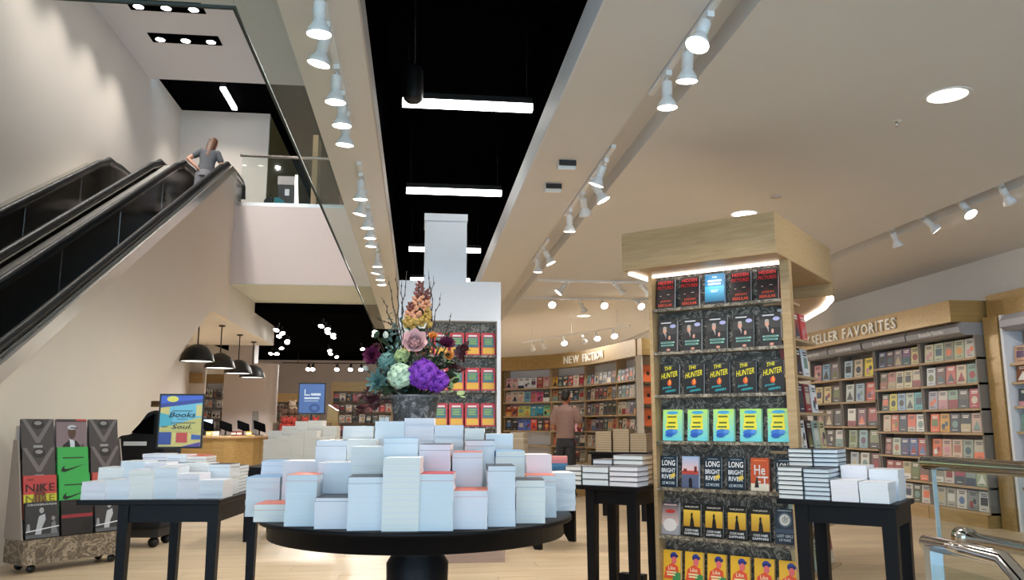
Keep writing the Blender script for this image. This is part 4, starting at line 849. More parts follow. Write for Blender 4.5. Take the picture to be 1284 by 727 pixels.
# ---- middle table left of the tower
MRZ = R(-38); u2 = Vector((math.cos(MRZ), math.sin(MRZ))); v2 = Vector((-u2.y, u2.x)); ma = Vector((1.10, 6.13))
MC = ma + u2 * 0.30 + v2 * 0.24
table('side_table', 'black table with flat hardcover piles left of the tower', MC, MRZ, 0.60, 0.48, (-0.13, 0.27), 0.075)
for i, (x, y, w_, n, th, lab) in enumerate(((0.075, 0.01, 0.135, 4, .034, 'front left pile'), (0.255, 0.01, 0.215, 3, .046, 'front middle pile'), (0.48, 0.01, 0.225, 4, .036, 'front right pile'), (0.21, 0.235, 0.16, 5, .036, 'rear left pile'), (0.42, 0.235, 0.24, 6, .036, 'rear right pile'))):
    p = ma + u2 * x + v2 * y; stack(p.x, p.y, T, T + n * th, w_, 0.215, th, (48, 46, 50), MRZ, f'{lab}, table left of tower', f'{lab} on the table left of the tower', hard=True, top=(90, 85, 88), desc='dark hardcover', name='hardcover_book')
# ---- second rank of tables
table('side_table', 'black table of shade-greyed paperback stacks and a blue sign, behind the round table', (-1.25, 9.42), R(-6), 1.15, 0.95, (-0.5, 0.5))
for i, (xa, xb, yt, y) in enumerate(((331, 347, 551, 9.02), (348, 365, 546, 9.02), (366, 381, 541, 9.02), (382, 397, 540, 9.02), (398, 415, 548, 9.02), (337, 353, 540, 9.26), (354, 370, 534, 9.26), (371, 386, 528, 9.26), (387, 404, 527, 9.26), (405, 422, 534, 9.26))):
    P = at((xa + xb) / 2, yt, Y=y); stack(P.x, y, T if i < 5 else P.z - .18, P.z, (xb - xa) * y / 1013, 0.2, .03, (190, 188, 182), R(-6), f'{ORD[i % 5]} {"rear" if i > 4 else "front"} stack, table with blue sign', f'blue sign table stack {i + 1}', desc='shade-greyed paperback', page='grey', name='paperback_novel', block=T if i > 4 else 0)  # cover and page greys have the shade put into them
p = at(391, 500, Y=9.58); t = thing('sign_holder', 'black framed blue poster sign on the table behind the round table', 'sign', (p.x, 9.58, T), R(-3))
MB().box(-0.155, 0.155, 0, 0.012, 0.565, 0.92).build('frame', M_PLAS, t)
b = MB(); draw(b, [('rect', (85, 115, 175), 0, 0, 1, 1), ('rect', (225, 235, 245), .2, .6, .24, .82), ('rect', (225, 235, 245), .2, .6, .42, .64), ('rect', (215, 228, 240), .46, .6, .85, .68), ('rect', (220, 232, 245), .2, .48, .8, .54), ('rect', (190, 210, 230), .2, .4, .75, .425), ('ell', (60, 85, 140), .62, .17, .22, .15), ('ell', (85, 115, 175), .62, .17, .12, .08)], 0.285, 0.33, 0, 0, None, 0.578); b.build('poster', M_PRINT, t)
MB().box(-0.012, 0.012, 0, 0.012, 0, 0.565).build('post', M_PLAS, t); MB().box(-0.07, 0.07, -0.04, 0.05, 0, 0.008).build('base', M_PLAS, t)
# low table with arched feet
AC = (1.27, 8.55); t = thing('arched_table', 'black table on arched end panels behind the round table', 'table', (AC[0], AC[1], 0), R(-40))
MB().box(-0.46, 0.50, -0.42, 0.42, T - 0.03, T).build('tabletop', M_BLACK, t)
ar = [(-0.24, 0), (-0.17, 0), (-0.12, 0.07), (0, 0.11), (0.12, 0.07), (0.17, 0), (0.24, 0), (0.24, T - 0.03), (-0.24, T - 0.03)]
for y in (-0.36, 0.32): MB().prism(ar, y, y + 0.04, 'y').build('end_panel', M_BLACK, t)
MB().box(-0.03, 0.03, -0.32, 0.32, 0.3, 0.38).build('stretcher', M_BLACK, t)
for i, c in enumerate(((60, 110, 150), (70, 125, 165), (205, 130, 140), (215, 140, 140))):
    a = MB(); a.box(-.14, .14, 0, .2, 0, .032, 0, srgb(*c)); a.box(-.141, -.139, .004, .196, .004, .028, 0, PG[1])
    p = at(694, 589, Z=T); tag(a.build('art_book', M_PRINT, None, (p.x, p.y, T + i * .033), R(-8)), f'{("blue", "blue", "pink", "pink")[i]} covered book, {("lowest", "third from top", "second from top", "topmost")[i]} of a four-book pile', 'book', 'pink and blue pile')
for i, (x, y, n) in enumerate(((-0.34, -0.16, 11), (-0.17, -0.16, 10), (-0.34, 0.1, 12))):
    p = loc2(AC, R(-40), x, y); stack(p.x, p.y, T, T + n * .03, .15, .2, .03, (170, 160, 148), R(-20), f'{ORD[i]} stack on the arched table', f'arched table stack {i + 1}', desc='tan-edged paperback', page='tan', name='paperback_novel')
# far display table before the new fiction bay
p = at(781, 566, Z=0.86); fc = (p.x, p.y)
table('side_table', 'far black table of beige stacks before the new fiction bay', fc, R(-30), 0.8, 0.55, (-0.36, 0.36), 0.07, False, 0.86)
for i, (x, n) in enumerate(((-0.2, 9), (0.04, 10), (0.27, 8))):
    q = loc2(fc, R(-30), x, -0.22); stack(q.x, q.y, 0.86, 0.86 + n * .03, .22, .3, .03, (120, 105, 85), R(-30), f'{ORD[i]} pile on the far beige-stack table', f'far table pile {i + 1}', hard=True, desc='beige-edged hardcover', page='tan', name='hardcover_book')

# ================================================================== magazine cart at the left
cz = Vector((-3.18, 7.28)); CRZ = math.atan2(0.74, 0.67); CM = Matrix.Translation((cz.x, cz.y, 0)) @ Matrix.Rotation(CRZ, 4, 'Z')
t = thing('display_cart', 'rolling book cart with tan marbled base at the left edge', 'cart', (cz.x, cz.y, 0), CRZ)
CW = 0.88
MB().box(0, CW, 0.0, 0.34, 0.07, 0.27).build('base_box', M_MARBC, t)
MB().prism([(0.0, 0.27), (0.02, 0.27), (0.26, 1.08), (0.34, 1.08), (0.34, 0.27)], -0.012, 0.0, 'x').build('end_panel', M_DKWALL, t)
MB().prism([(0.0, 0.27), (0.02, 0.27), (0.26, 1.08), (0.34, 1.08), (0.34, 0.27)], CW, CW + 0.012, 'x').build('end_panel', M_DKWALL, t)
MB().box(0, CW, 0.31, 0.34, 0.27, 1.2).build('back_board', M_GREY, t)
TZ = [(0.90, 0.235), (0.655, 0.165), (0.425, 0.095), (0.272, 0.03)]
for z, y in TZ[:3]: MB().box(0, CW, y - 0.03, 0.31, z - 0.015, z).build('step_shelf', M_PLAS, t)
for x in (0.1, CW - 0.1):
    for y in (0.06, 0.28):
        c_ = MB().box(x - .02, x + .02, y - .012, y + .012, 0.045, 0.07).build('caster', M_STEEL, t)
        MB().lathe([(0, -.013), (.032, -.013), (.032, .013), (0, .013)], 16, M=Matrix.Translation((x, y, 0.033)) @ Matrix.Rotation(R(90), 4, 'X')).build('wheel', M_RUB, c_)
C_CHAIN = ((72, 66, 66), [('poly', (120, 112, 112), [(.0, 1), (.12, 1), (.5, .55), (.88, 1), (1, 1), (.56, .42), (.44, .42)]), ('ell', (40, 36, 38), .5, .87, .2, .12), ('ell', (150, 145, 145), .5, .9, .12, .05), ('rect', (165, 160, 160), .36, .22, .64, .36), ('rect', (150, 146, 146), .26, .1, .74, .24), ('rect', (45, 42, 44), 0, .0, 1, .07)])
C_CAP = ((140, 118, 124), [('rect', (60, 45, 50), 0, .93, 1, 1), ('rect', (190, 60, 60), .65, .95, 1, 1), ('poly', (35, 30, 32), [(.15, 0), (.2, .35), (.45, .5), (.65, .45), (.8, .3), (.85, 0)]), ('poly', (220, 225, 232), [(.42, .5), (.58, .46), (.6, 0), (.48, 0)]), ('ell', (90, 62, 52), .5, .66, .13, .16), ('ell', (205, 205, 210), .5, .79, .15, .06), ('rect', (70, 60, 60), .45, .76, .68, .79), ('ell', (95, 68, 58), .84, .28, .05, .09)])
C_SWOOSH = ((60, 180, 85), [('rect', (35, 60, 40), .16, .72, .84, .75), ('poly', (22, 28, 24), [(.1, .42), (.13, .49), (.24, .56), (.2, .49), (.24, .465), (.36, .47), (.92, .58), (.34, .42), (.2, .385)])])
C_NIKE = ((205, 72, 72), [('rect', (215, 205, 60), 0, .0, 1, .56), ('poly', (120, 50, 45), [(.2, .3), (.4, .75), (.62, .82), (.7, .3)]), ('text', (60, 20, 22), 'NIKE', .06, .62, .94, .80), ('text', (130, 125, 40), 'NIKE', .06, .38, .94, .54), ('rect', (150, 50, 50), .12, .88, .3, .92)])
C_BW = ((52, 52, 54), [('text', (215, 215, 215), 'CROSSROADS', .06, .9, .94, .95), ('poly', (185, 188, 192), [(.28, .1), (.36, .45), (.4, .6), (.58, .66), (.6, .5), (.5, .3), (.46, .1)]), ('ell', (170, 170, 172), .48, .76, .07, .08), ('poly', (120, 122, 126), [(.75, .1), (.78, .4), (.88, .46), (.96, .1)]), ('ell', (140, 140, 142), .83, .52, .06, .06), ('poly', (150, 152, 158), [(.02, .2), (.05, .4), (.12, .4), (.14, .2)]), ('poly', (225, 228, 232), [(0, .17), (0, .2), (1, .31), (1, .28)]), ('rect', (90, 92, 96), 0, 0, 1, .1)])
C_NOIR = ((28, 27, 29), [('rect', (150, 45, 52), 0, .48, 1, .58), ('poly', (14, 14, 15), [(.6, .1), (.75, .4), (1, .38), (.9, .1)]), ('rect', (60, 58, 60), .3, .86, .7, .88)])
C_REDT = ((205, 90, 80), [('rect', (235, 215, 200), 0, .0, 1, .3), ('text', (90, 40, 40), 'NIKE', .1, .6, .9, .82)])
rows = [[('grey jewellery photo book', C_CHAIN), ('photo book of a capped man in dark jacket', C_CAP), ('grey jewellery photo book', C_CHAIN)], [('grey jewellery photo book', C_CHAIN), ('green swoosh book', C_SWOOSH), ('grey jewellery photo book', C_CHAIN)], [('red and yellow NIKE book', C_NIKE), ('green swoosh book', C_SWOOSH), ('red topped book', C_REDT)], [('black and white photo book', C_BW), ('black book with red band', C_NOIR), ('black and white photo book', C_BW)]]
for r_, row in enumerate(rows):
    for i, (d_, cv) in enumerate(row):
        p = CM @ Vector((0.15 + i * 0.29, TZ[r_][1], TZ[r_][0] + 0.002)); face_book('large_book', f'{d_}, {("left", "middle", "right")[i]} of the {("top", "second", "third", "bottom")[r_]} cart tier', .268, .36 if r_ < 3 else .295, .03, cv[0], cv[1], p, CRZ, R(-12), 'large books on the cart', key=(d_, r_ == 3), page=2)

# ================================================================== flowers
VC = Vector((at(520, 510, Y=4.68).x, 4.68, T + 0.281))
t = thing('vase', 'dark mottled flared vase on the riser, full of flowers', 'vase', VC)
MB().lathe([(0, 0), (0.085, 0.0), (0.10, 0.02), (0.115, 0.16), (0.135, 0.30), (0.14, 0.315), (0.128, 0.315), (0.11, 0.17), (0, 0.12)], 32).build('body', marble('smoky_glaze', (0.045, 0.042, 0.04), (0.12, 0.115, 0.11), (0.30, 0.28, 0.28), 9), t)
MB().lathe([(0.128, 0.31), (0.145, 0.312), (0.145, 0.325), (0.128, 0.322)], 32).build('rim', mat('vase_rim', (0.2, 0.19, 0.19), 0.4), t)
def petal_mesh(nm, m, L, Wd, cup, n=5):
    b = MB(); vs = []; fs = []
    for i in range(n + 1):
        u = i / n; wv = Wd * math.sin(math.pi * min(1, u * 0.88 + 0.1)) ** 0.7
        for j in range(5):
            v = (j - 2) / 2; vs.append((v * wv, u * L, cup * (u * u) * L + 0.35 * wv * v * v))
    for i in range(n):
        for j in range(4): k = i * 5 + j; fs.append((k, k + 1, k + 6, k + 5))
    return b.add(vs, fs, 0, (1, 1, 1), True).mesh(nm, m)
FM = {k: mat('petal_' + k, c, 0.6, noise=0.18, scale=30) for k, c in dict(pink=srgb(225, 190, 190), purple=srgb(118, 45, 165), mint=srgb(185, 208, 180), wine=srgb(95, 22, 62), orange=srgb(220, 150, 75), teal=srgb(95, 135, 130), white=srgb(222, 222, 210), peach=srgb(210, 150, 115), gold=srgb(180, 145, 70), rust=srgb(120, 62, 55), leaf=srgb(45, 62, 40), darkred=srgb(72, 26, 32), euc=srgb(92, 122, 118), lime=srgb(160, 178, 120), twig=srgb(52, 42, 36)).items()}
def fpos(px, py, dy=0.0): return at(px, py, Y=VC.y + dy)
def flower(name, label, pos, r, m, rings, cup=0.5, Wd=0.45, core=None, group='flowers in the vase', stem=True, face=(0, -1, 0.35)):
    """rings: list of (count, tilt from facing axis in degrees, length factor)"""
    t = thing(name, label, 'flower', pos, 0, group); ax = Vector(face).normalized(); q = ax.to_track_quat('Z', 'Y').to_matrix().to_4x4()
    for k, (n, tl, lf) in enumerate(rings):
        me = petal_mesh('petal', FM[m] if isinstance(m, str) else FM[m[k % len(m)]], r * lf, r * lf * Wd, cup)
        for i in range(n):
            o = link('petal', me, t); a = 2 * math.pi * (i + 0.5 * (k % 2)) / n + k * 0.3
            o.matrix_local = q @ Matrix.Rotation(a, 4, 'Z') @ Matrix.Rotation(R(90 - tl), 4, 'X')
    if core: MB().ell((0, 0, 0), (r * core[1],) * 3, 10, 7).build('centre', FM[core[0]], t)
    if stem:
        e = VC + Vector((0, 0, 0.28)) - Vector(pos); MB().tube([Vector((0, 0.012, -0.004)), e * 0.5 + Vector((0, 0.03, 0.0)), e], 0.004, 6).build('stem', FM['leaf'], t)
    return t
flower('rose', 'large pale pink rose at the heart of the bouquet', fpos(520, 432, -0.10), 0.078, 'pink', [(7, 86, 1.0), (7, 66, .96), (6, 50, .85), (5, 34, .72), (4, 20, .58), (3, 8, .45)], 0.75, 0.5)
def cluster(name, label, px, py, r, m, n, pr, dy=-0.08, sq=(1, 1, 1), seed=1):
    """rounded flower head made of many small four-petalled florets"""
    pos = fpos(px, py, dy); t = thing(name, label, 'flower', pos, 0, 'flowers in the vase'); rr = random.Random(seed); MB().ell((0, 0, 0), (r * .8 * sq[0], r * .8 * sq[1], r * .8 * sq[2]), 12, 8).build('centre', FM['leaf'], t)
    me = MB()
    for i in range(4):
        c = Matrix.Rotation(i * math.pi / 2, 4, 'Z') @ Vector((pr * .55, 0, 0.004)); me.ell(c, (pr * .55, pr * .5, pr * .16), 8, 4)
    me = me.mesh('floret', FM[m])
    for i in range(n):
        z = 1 - 2 * (i + .5) / n; a = i * 2.39996; s = math.sqrt(1 - z * z); d = Vector((s * math.cos(a), s * math.sin(a), z))
        if d.y > 0.55: continue
        o = link('floret', me, t); o.location = Vector((d.x * r * sq[0], d.y * r * sq[1], d.z * r * sq[2])); o.rotation_euler = (d + Vector((rr.uniform(-.2, .2), rr.uniform(-.2, .2), rr.uniform(-.2, .2)))).to_track_quat('Z', 'Y').to_euler()
    e = VC + Vector((0, 0, 0.28)) - Vector(pos); MB().tube([(0, 0, 0), e * 0.5 + Vector((0, 0.02, 0)), e], 0.005, 6).build('stem', FM['leaf'], t)
cluster('hydrangea', 'vivid purple hydrangea head low in front of the bouquet', 531, 469, 0.066, 'purple', 26, 0.044, -0.13, seed=2)
cluster('hydrangea', 'second purple flower head lower right beside the first', 548, 478, 0.046, 'purple', 18, 0.042, -0.11, seed=12)
cluster('hydrangea', 'pale mint hydrangea head left of the purple flower', 502, 471, 0.054, 'mint', 22, 0.04, -0.11, seed=3)
cluster('hydrangea', 'small lime green flower head above the mint hydrangea', 504, 446, 0.032, 'lime', 16, 0.024, -0.09, seed=4)
cluster('hydrangea', 'blue-green filler flower head between burgundy dahlia and mint hydrangea', 486, 453, 0.042, 'teal', 24, 0.022, -0.06, seed=5)
flower('dahlia', 'tall burgundy dahlia at the left of the bouquet', fpos(467, 446, -0.02), 0.056, 'wine', [(9, 92, 1.0), (9, 70, .95), (8, 48, .8), (6, 25, .6)], 0.35, 0.38, face=(-.35, -1, .1))
flower('dahlia', 'wide burgundy dahlia at the right of the bouquet', fpos(560, 433, -0.03), 0.056, 'wine', [(9, 85, 1.0), (9, 62, .95), (8, 42, .8), (6, 20, .6)], 0.35, 0.38, face=(.15, -.6, .7))
flower('ranunculus', 'orange ranunculus above the right burgundy dahlia', fpos(543, 423, -0.05), 0.032, 'orange', [(6, 80, 1.0), (6, 50, .9), (4, 20, .7)], 0.5, 0.55, face=(0, -.7, .6))
flower('ranunculus', 'orange ranunculus below the right burgundy dahlia', fpos(563, 447, -0.05), 0.032, 'orange', [(6, 80, 1.0), (6, 50, .9), (4, 20, .7)], 0.5, 0.55)
flower('succulent', 'spiky teal succulent rosette low at the left', fpos(474, 479, -0.06), 0.07, ['teal', 'euc'], [(10, 92, 1.0), (9, 70, .9), (7, 48, .75), (5, 24, .55)], 0.3, 0.2, face=(-.4, -1, .2))
flower('tulip', 'white closed tulip bud at the upper left', fpos(484, 424, -0.02), 0.04, 'white', [(3, 18, 1.0), (3, 12, 1.0)], 0.15, 0.42, face=(-.1, -.1, 1))
flower('tulip', 'small white tulip bud drooping at the far left', fpos(461, 464, 0.0), 0.032, 'white', [(3, 18, 1.0), (3, 12, 1.0)], 0.15, 0.42, face=(-.6, -.2, .6))
flower('orchid', 'cream orchid bloom above the pink rose', fpos(512, 411, -0.03), 0.036, 'white', [(5, 80, 1.0), (3, 40, .7)], 0.2, 0.5)
flower('orchid', 'pale yellow orchid bloom above and right of the rose', fpos(529, 408, -0.03), 0.03, ['white', 'gold'], [(5, 80, 1.0), (3, 40, .7)], 0.2, 0.5)
flower('dahlia', 'dusty mauve half-open dahlia under the left burgundy bloom', fpos(472, 436, 0.0), 0.03, 'darkred', [(8, 80, 1.0), (6, 45, .8)], 0.35, 0.4)
def spike(label, px0, py0, px1, py1, ms, n, r, dy, seed):
    a, b = fpos(px0, py0, dy), fpos(px1, py1, dy); t = thing('snapdragon', label, 'flower', a, 0, 'flowers in the vase'); rr = random.Random(seed)
    MB().tube([(0, 0, 0), b - a], [0.006, 0.002], 6).build('stem', FM['leaf'], t); e = VC + Vector((0, 0, .28)) - a; MB().tube([(0, 0, 0), e], 0.005, 6).build('stem', FM['leaf'], t)
    for i in range(n):
        u = i / n; ang = i * 2.4; rad = r * (1 - .6 * u); p = (b - a) * u + Vector((math.cos(ang) * rad, math.sin(ang) * rad, 0)); s = 0.02 * (1.15 - .7 * u)
        m = FM[ms[min(len(ms) - 1, int(u * len(ms) + rr.uniform(-.3, .3)))]]; mb = MB(); mb.ell((0, 0, 0), (s, s, s * .8), 8, 5).ell((math.cos(ang) * s * .6, math.sin(ang) * s * .6, s * .5), (s * .6, s * .6, s * .5), 8, 5); mb.build('bud', m, t, p)
spike('tall snapdragon spike fading from gold to rusty red', 521, 408, 527, 352, ['gold', 'peach', 'peach', 'rust', 'rust'], 42, 0.034, -0.02, 1)
spike('shorter peach snapdragon spike beside the tall one', 513, 410, 515, 378, ['gold', 'peach', 'rust'], 22, 0.022, -0.04, 2)
spike('golden snapdragon spike right of the tall one', 533, 408, 536, 362, ['gold', 'gold', 'peach', 'rust'], 24, 0.02, 0.0, 3)
LEAFM = {k: petal_mesh('leaf', FM[k], 1.0, 0.32, 0.15) for k in ('leaf', 'darkred', 'euc', 'lime', 'teal')}
def spray(name, label, px0, py0, px1, py1, m, n, L, dy, seed, spread=0.05):
    a, b = fpos(px0, py0, dy), fpos(px1, py1, dy); t = thing(name, label, 'foliage', a, 0, 'foliage in the vase'); rr = random.Random(seed)
    MB().tube([(0, 0, 0), (b - a) * .5 + Vector((0, 0.01, 0.006)), b - a], [.004, .003, .0015], 6).build('stem', FM['twig'], t)
    e = VC + Vector((0, 0, .28)) - a
    if e.length > 0.03: MB().tube([(0, 0, 0), e], 0.004, 6).build('stem', FM['twig'], t)
    for i in range(n):
        u = (i + .5) / n; p = (b - a) * u + Vector((rr.uniform(-1, 1), rr.uniform(-1, .6), rr.uniform(-1, 1))) * spread * .5
        o = link('leaf', LEAFM[m], t, p); s = L * rr.uniform(.7, 1.15); o.scale = (s, s, s); o.rotation_euler = (rr.uniform(-.6, 1.2), rr.uniform(-.7, .7), rr.uniform(-3.1, 3.1))
spray('eucalyptus', 'upright dusty eucalyptus sprig behind the white tulip', 497, 440, 500, 398, 'euc', 42, .034, 0.0, 1, .075)
spray('eucalyptus', 'low dusty eucalyptus sprig under the mint hydrangea', 482, 468, 512, 490, 'euc', 34, .034, -.03, 2, .06)
spray('maple_sprig', 'dark red maple leaves spreading at the right', 566, 462, 588, 440, 'darkred', 16, .07, -.02, 3, .06)
spray('maple_sprig', 'dark red leaves right of the purple flower', 560, 470, 580, 464, 'darkred', 9, .06, -.04, 13, .05)
spray('maple_sprig', 'dark red leaves drooping low left beside the vase', 482, 500, 446, 520, 'darkred', 14, .075, -.02, 4, .05)
spray('maple_sprig', 'dark red leaves reaching left under the succulent', 480, 492, 448, 498, 'darkred', 8, .065, 0.0, 5, .04)
spray('leafy_stem', 'dark green leaves over the vase rim at the left', 500, 490, 484, 488, 'leaf', 16, .07, -.08, 6, .08)
spray('leafy_stem', 'dark green leaves over the vase rim at the right', 545, 488, 566, 476, 'leaf', 22, .065, -.05, 7, .09)
spray('leafy_stem', 'dark green leaves behind the middle of the bouquet', 515, 470, 520, 405, 'leaf', 44, .06, .05, 8, .16)
spray('leafy_stem', 'dark green leaves behind the left of the bouquet', 500, 480, 474, 430, 'leaf', 26, .055, .04, 9, .11)
spray('leafy_stem', 'dark green leaves behind the right of the bouquet', 535, 480, 556, 415, 'leaf', 30, .055, .04, 10, .12)
spray('leafy_stem', 'pale lime leaves hanging at the lower right', 556, 484, 574, 494, 'lime', 10, .05, -.06, 11, .05)
spray('leafy_stem', 'dark green leaves between the rose and the mint hydrangea', 498, 462, 512, 448, 'leaf', 18, .045, -.07, 21, .07)
spray('leafy_stem', 'dark green leaves between the purple flower and right dahlia', 545, 458, 560, 452, 'leaf', 20, .05, -.04, 22, .08)
spray('eucalyptus', 'dusty eucalyptus sprig between burgundy dahlia and teal succulent', 476, 465, 488, 440, 'teal', 30, .032, -.03, 23, .07)
spray('leafy_stem', 'lime leaves tucked under the orange ranunculus', 552, 452, 568, 466, 'lime', 9, .03, -.06, 24, .05)
TW = [(497, 405, 486, 345), (500, 405, 497, 340), (503, 400, 510, 340), (505, 402, 504, 350), (537, 405, 537, 338), (540, 405, 543, 345), (541, 408, 540, 352), (530, 400, 533, 344), (495, 410, 478, 372), (543, 412, 553, 367), (558, 420, 566, 392), (494, 408, 470, 398)]
for i, (xa, ya, xb, yb) in enumerate(TW):
    a, b = fpos(xa, ya, .03), fpos(xb, yb, .05); rr = random.Random(i); t = thing('willow_twig', f'thin dark willow twig in the bouquet, {ORD[i]} of twelve', 'twig', a, 0, 'willow twigs in the bouquet')
    t['label'] = f'thin dark twig {("leaning left", "upright", "leaning right")[0 if xb < xa - 4 else 2 if xb > xa + 4 else 1]} in the bouquet, {ORD[i]} from the vase side'
    P = [Vector((0, 0, 0))] + [(b - a) * (k / 6) + Vector((rr.uniform(-.008, .008), rr.uniform(-.01, .01), 0)) for k in range(1, 6)] + [b - a]
    MB().tube(P, [.004, .0038, .0035, .003, .0026, .002, .0012], 6).build('stem', FM['twig'], t)
    e = VC + Vector((0, 0, .28)) - a; MB().tube([(0, 0, 0), e], .004, 6).build('stem', FM['twig'], t)
    for k in range(1, 6): MB().ell(P[k], (.004, .004, .009), 6, 4).build('bud', FM['twig'], t)
for i, x in enumerate((480, 486)):
    p = at(x, 515, Y=4.68); tag(MB().box(-.012, .012, 0, .14, 0, .2).box(-.0125, .0125, .002, .138, .004, .196).build('upright_book', mat('white_book_cloth', (.75, .75, .74), .6), None, (p.x, 4.60, T + .281)), f'{("left", "right")[i]} white book standing upright against the vase', 'book', 'white books by the vase')
# ================================================================== till counter and back left of the shop
t = thing('till_counter', 'curved golden till counter under the black pendants', 'counter', (-4.6, 19.6, 0))
outer = [(0.9 * math.cos(R(a)) + 0.2, -0.35 + 0.75 * math.sin(R(a))) for a in range(-90, 1, 15)]
pc = [(-1.5, -1.1)] + outer + [(1.1, 0.5), (-1.5, 0.5)]
MB().prism(pc, 0.05, 0.93).build('front', M_GOLD, t)
MB().prism([(x * 1.03 + (0.0 if x > -1 else 0), y * 1.03) for x, y in pc], 0.93, 0.975).build('worktop', M_SHELF, t)
MB().prism([(x * .96, y * .96) for x, y in pc], 0, 0.05).build('toe_kick', M_DKWOOD, t)
for i, (px, py) in enumerate(((260, 541), (283, 542), (305, 541), (325, 546))):
    p = at(px, py, Y=19.3); t = thing('till_screen', f'black till screen on the golden counter, {ORD[i]} from left', 'monitor', (p.x, 19.3, 0.975), R(20), 'till screens')
    m_ = Matrix.Translation((0, 0, .2)) @ Matrix.Rotation(R(-35), 4, 'X') @ Matrix.Rotation(R(30), 4, 'Z')
    MB().box(-.16, .16, -.012, .012, -.1, .12, M=m_).build('screen', M_VOID, t); MB().tube([(0, .03, 0), (0, .02, .2)], .02).build('stand', M_PLAS, t); MB().box(-.08, .08, -.05, .1, 0, .015).build('base', M_PLAS, t)
p = at(254, 534, Y=19.6); t = thing('till_screen', 'lit blue till display beside the poster sign', 'monitor', (p.x, 19.7, 0.975), R(10))
MB().box(-.2, .2, 0, .02, .12, .38).build('casing', M_PLAS, t); MB().box(-.185, .185, -.004, 0, .135, .365).build('screen', M_SCREEN, t); MB().box(-.03, .03, 0, .04, 0, .12).build('stand', M_PLAS, t)
for i, (px, c) in enumerate(((262, (230, 215, 120)), (270, (235, 235, 235)), (293, (90, 40, 30)), (300, (120, 45, 35)), (312, (200, 175, 70)))):
    p = at(px, 551, Y=18.95); a = MB(); a.box(-.06, .06, -.05, .05, 0, .1, 0, srgb(*c)).box(-.05, .05, -.052, -.05, .03, .07, 0, srgb(240, 238, 230))
    tag(a.build('counter_box', M_PRINT, None, (p.x, 18.95, .976)), f'{cname(c)} small merchandise box on the till counter, {ORD[i]} from left', 'box', 'boxes on the till counter')
# rounded pillar behind the tills
t = thing('round_pillar', 'pale mauve pillar with rounded corner behind the tills', 'pillar', (-4.4, 21.4, 0))
rc = [(0.55 + 0.3 * math.cos(R(a)), -0.1 + 0.3 * math.sin(R(a))) for a in range(-90, 91, 15)]
MB().prism([(-0.42, -0.4)] + rc + [(-0.42, 0.2)], 0, 2.75).build('shaft', mat('mauve_paint', (0.52, 0.46, 0.45), 0.6, noise=0.02), t)
MB().box(-0.36, 0.28, -0.35, 0.15, 2.75, 3.62).build('neck', mat('mauve_paint', (0, 0, 0)), t)
p = at(319, 533, Y=20.9); tag(MB().box(-.07, .07, 0, .04, 0, .55).build('wall_terminal', mat('grey_plastic', (.22, .22, .22), .4), None, (p.x, 20.94, 1.0)), 'slim grey upright terminal against the mauve pillar', 'terminal')
# bookcase behind the counter
def far_case(label, x0, x1, y, z0, z1, zs, nb, pal, grp, short, frame=M_WHITE, seed=1):
    t = thing('bookcase', label, 'bookcase', (x0, y, 0)); L = x1 - x0; rr = random.Random(seed)
    MB().box(0, L, .25, .28, 0, z1).build('back_panel', frame, t); MB().box(0, L, .0, .28, 0, z0).build('plinth', M_DKWOOD, t); MB().box(-.03, L + .03, -.02, .28, z1, z1 + .25).build('header', M_GOLD, t)
    for x in (0, L): MB().box(x - .02, x + .02, 0, .25, z0, z1).build('side_panel', M_SHELF, t)
    for z in zs: MB().box(0, L, 0, .25, z - .025, z).build('shelf', M_DKWOOD, t)
    for r_, z in enumerate(zs):
        for i in range(nb):
            c = pal[rr.randrange(len(pal))]; h = min(.24, (zs[0] - zs[1]) - .06)
            face_book('shelved_book', f'{cname(c)} book, {ORD[i]} on the {ORD[r_]} shelf of {short}', L / nb * .86, h * rr.uniform(.85, 1), .06, c, deco(c, seed * 300 + r_ * 20 + i), (x0 + (i + .5) * L / nb, y + .1, z + .001), 0, R(-5), grp, whole=True)
LP = [(225, 225, 228), (235, 233, 230), (200, 198, 196), (150, 148, 146), (90, 88, 88), (215, 205, 195), (225, 222, 218)]
a_, b_ = at(256, 480, Y=24), at(294, 480, Y=24)
far_case('tall pale bookcase seen behind the till counter', a_.x, b_.x, 24.0, .3, 2.4, [2.0, 1.7, 1.4, 1.1, .8], 7, LP, 'books behind the till counter', 'the till bookcase', seed=3)
p = at(225, 467, Y=23); q = at(254, 480, Y=23); tag(MB().box(p.x, q.x, 23, 23.08, q.z, p.z).build('wood_plaque', M_GOLD), 'plain brown wood plaque high on the wall left of tills', 'plaque')
struct(MB().box(XL, at(256, 500, Y=23.1).x, 23.1, 23.2, 0, 3.62).build('wall_till_back', M_WALL))
p = at(180, 510, Y=17.0); t = thing('wall_shelf', 'short ledge with clips on the wall behind the poster sign', 'shelf', (p.x, 16.95, p.z)); MB().box(-.3, .3, 0, .12, 0, .03).build('board', M_DKWOOD, t); MB().box(-.3, .3, .1, .12, .03, .12).build('rail', M_DKWOOD, t)
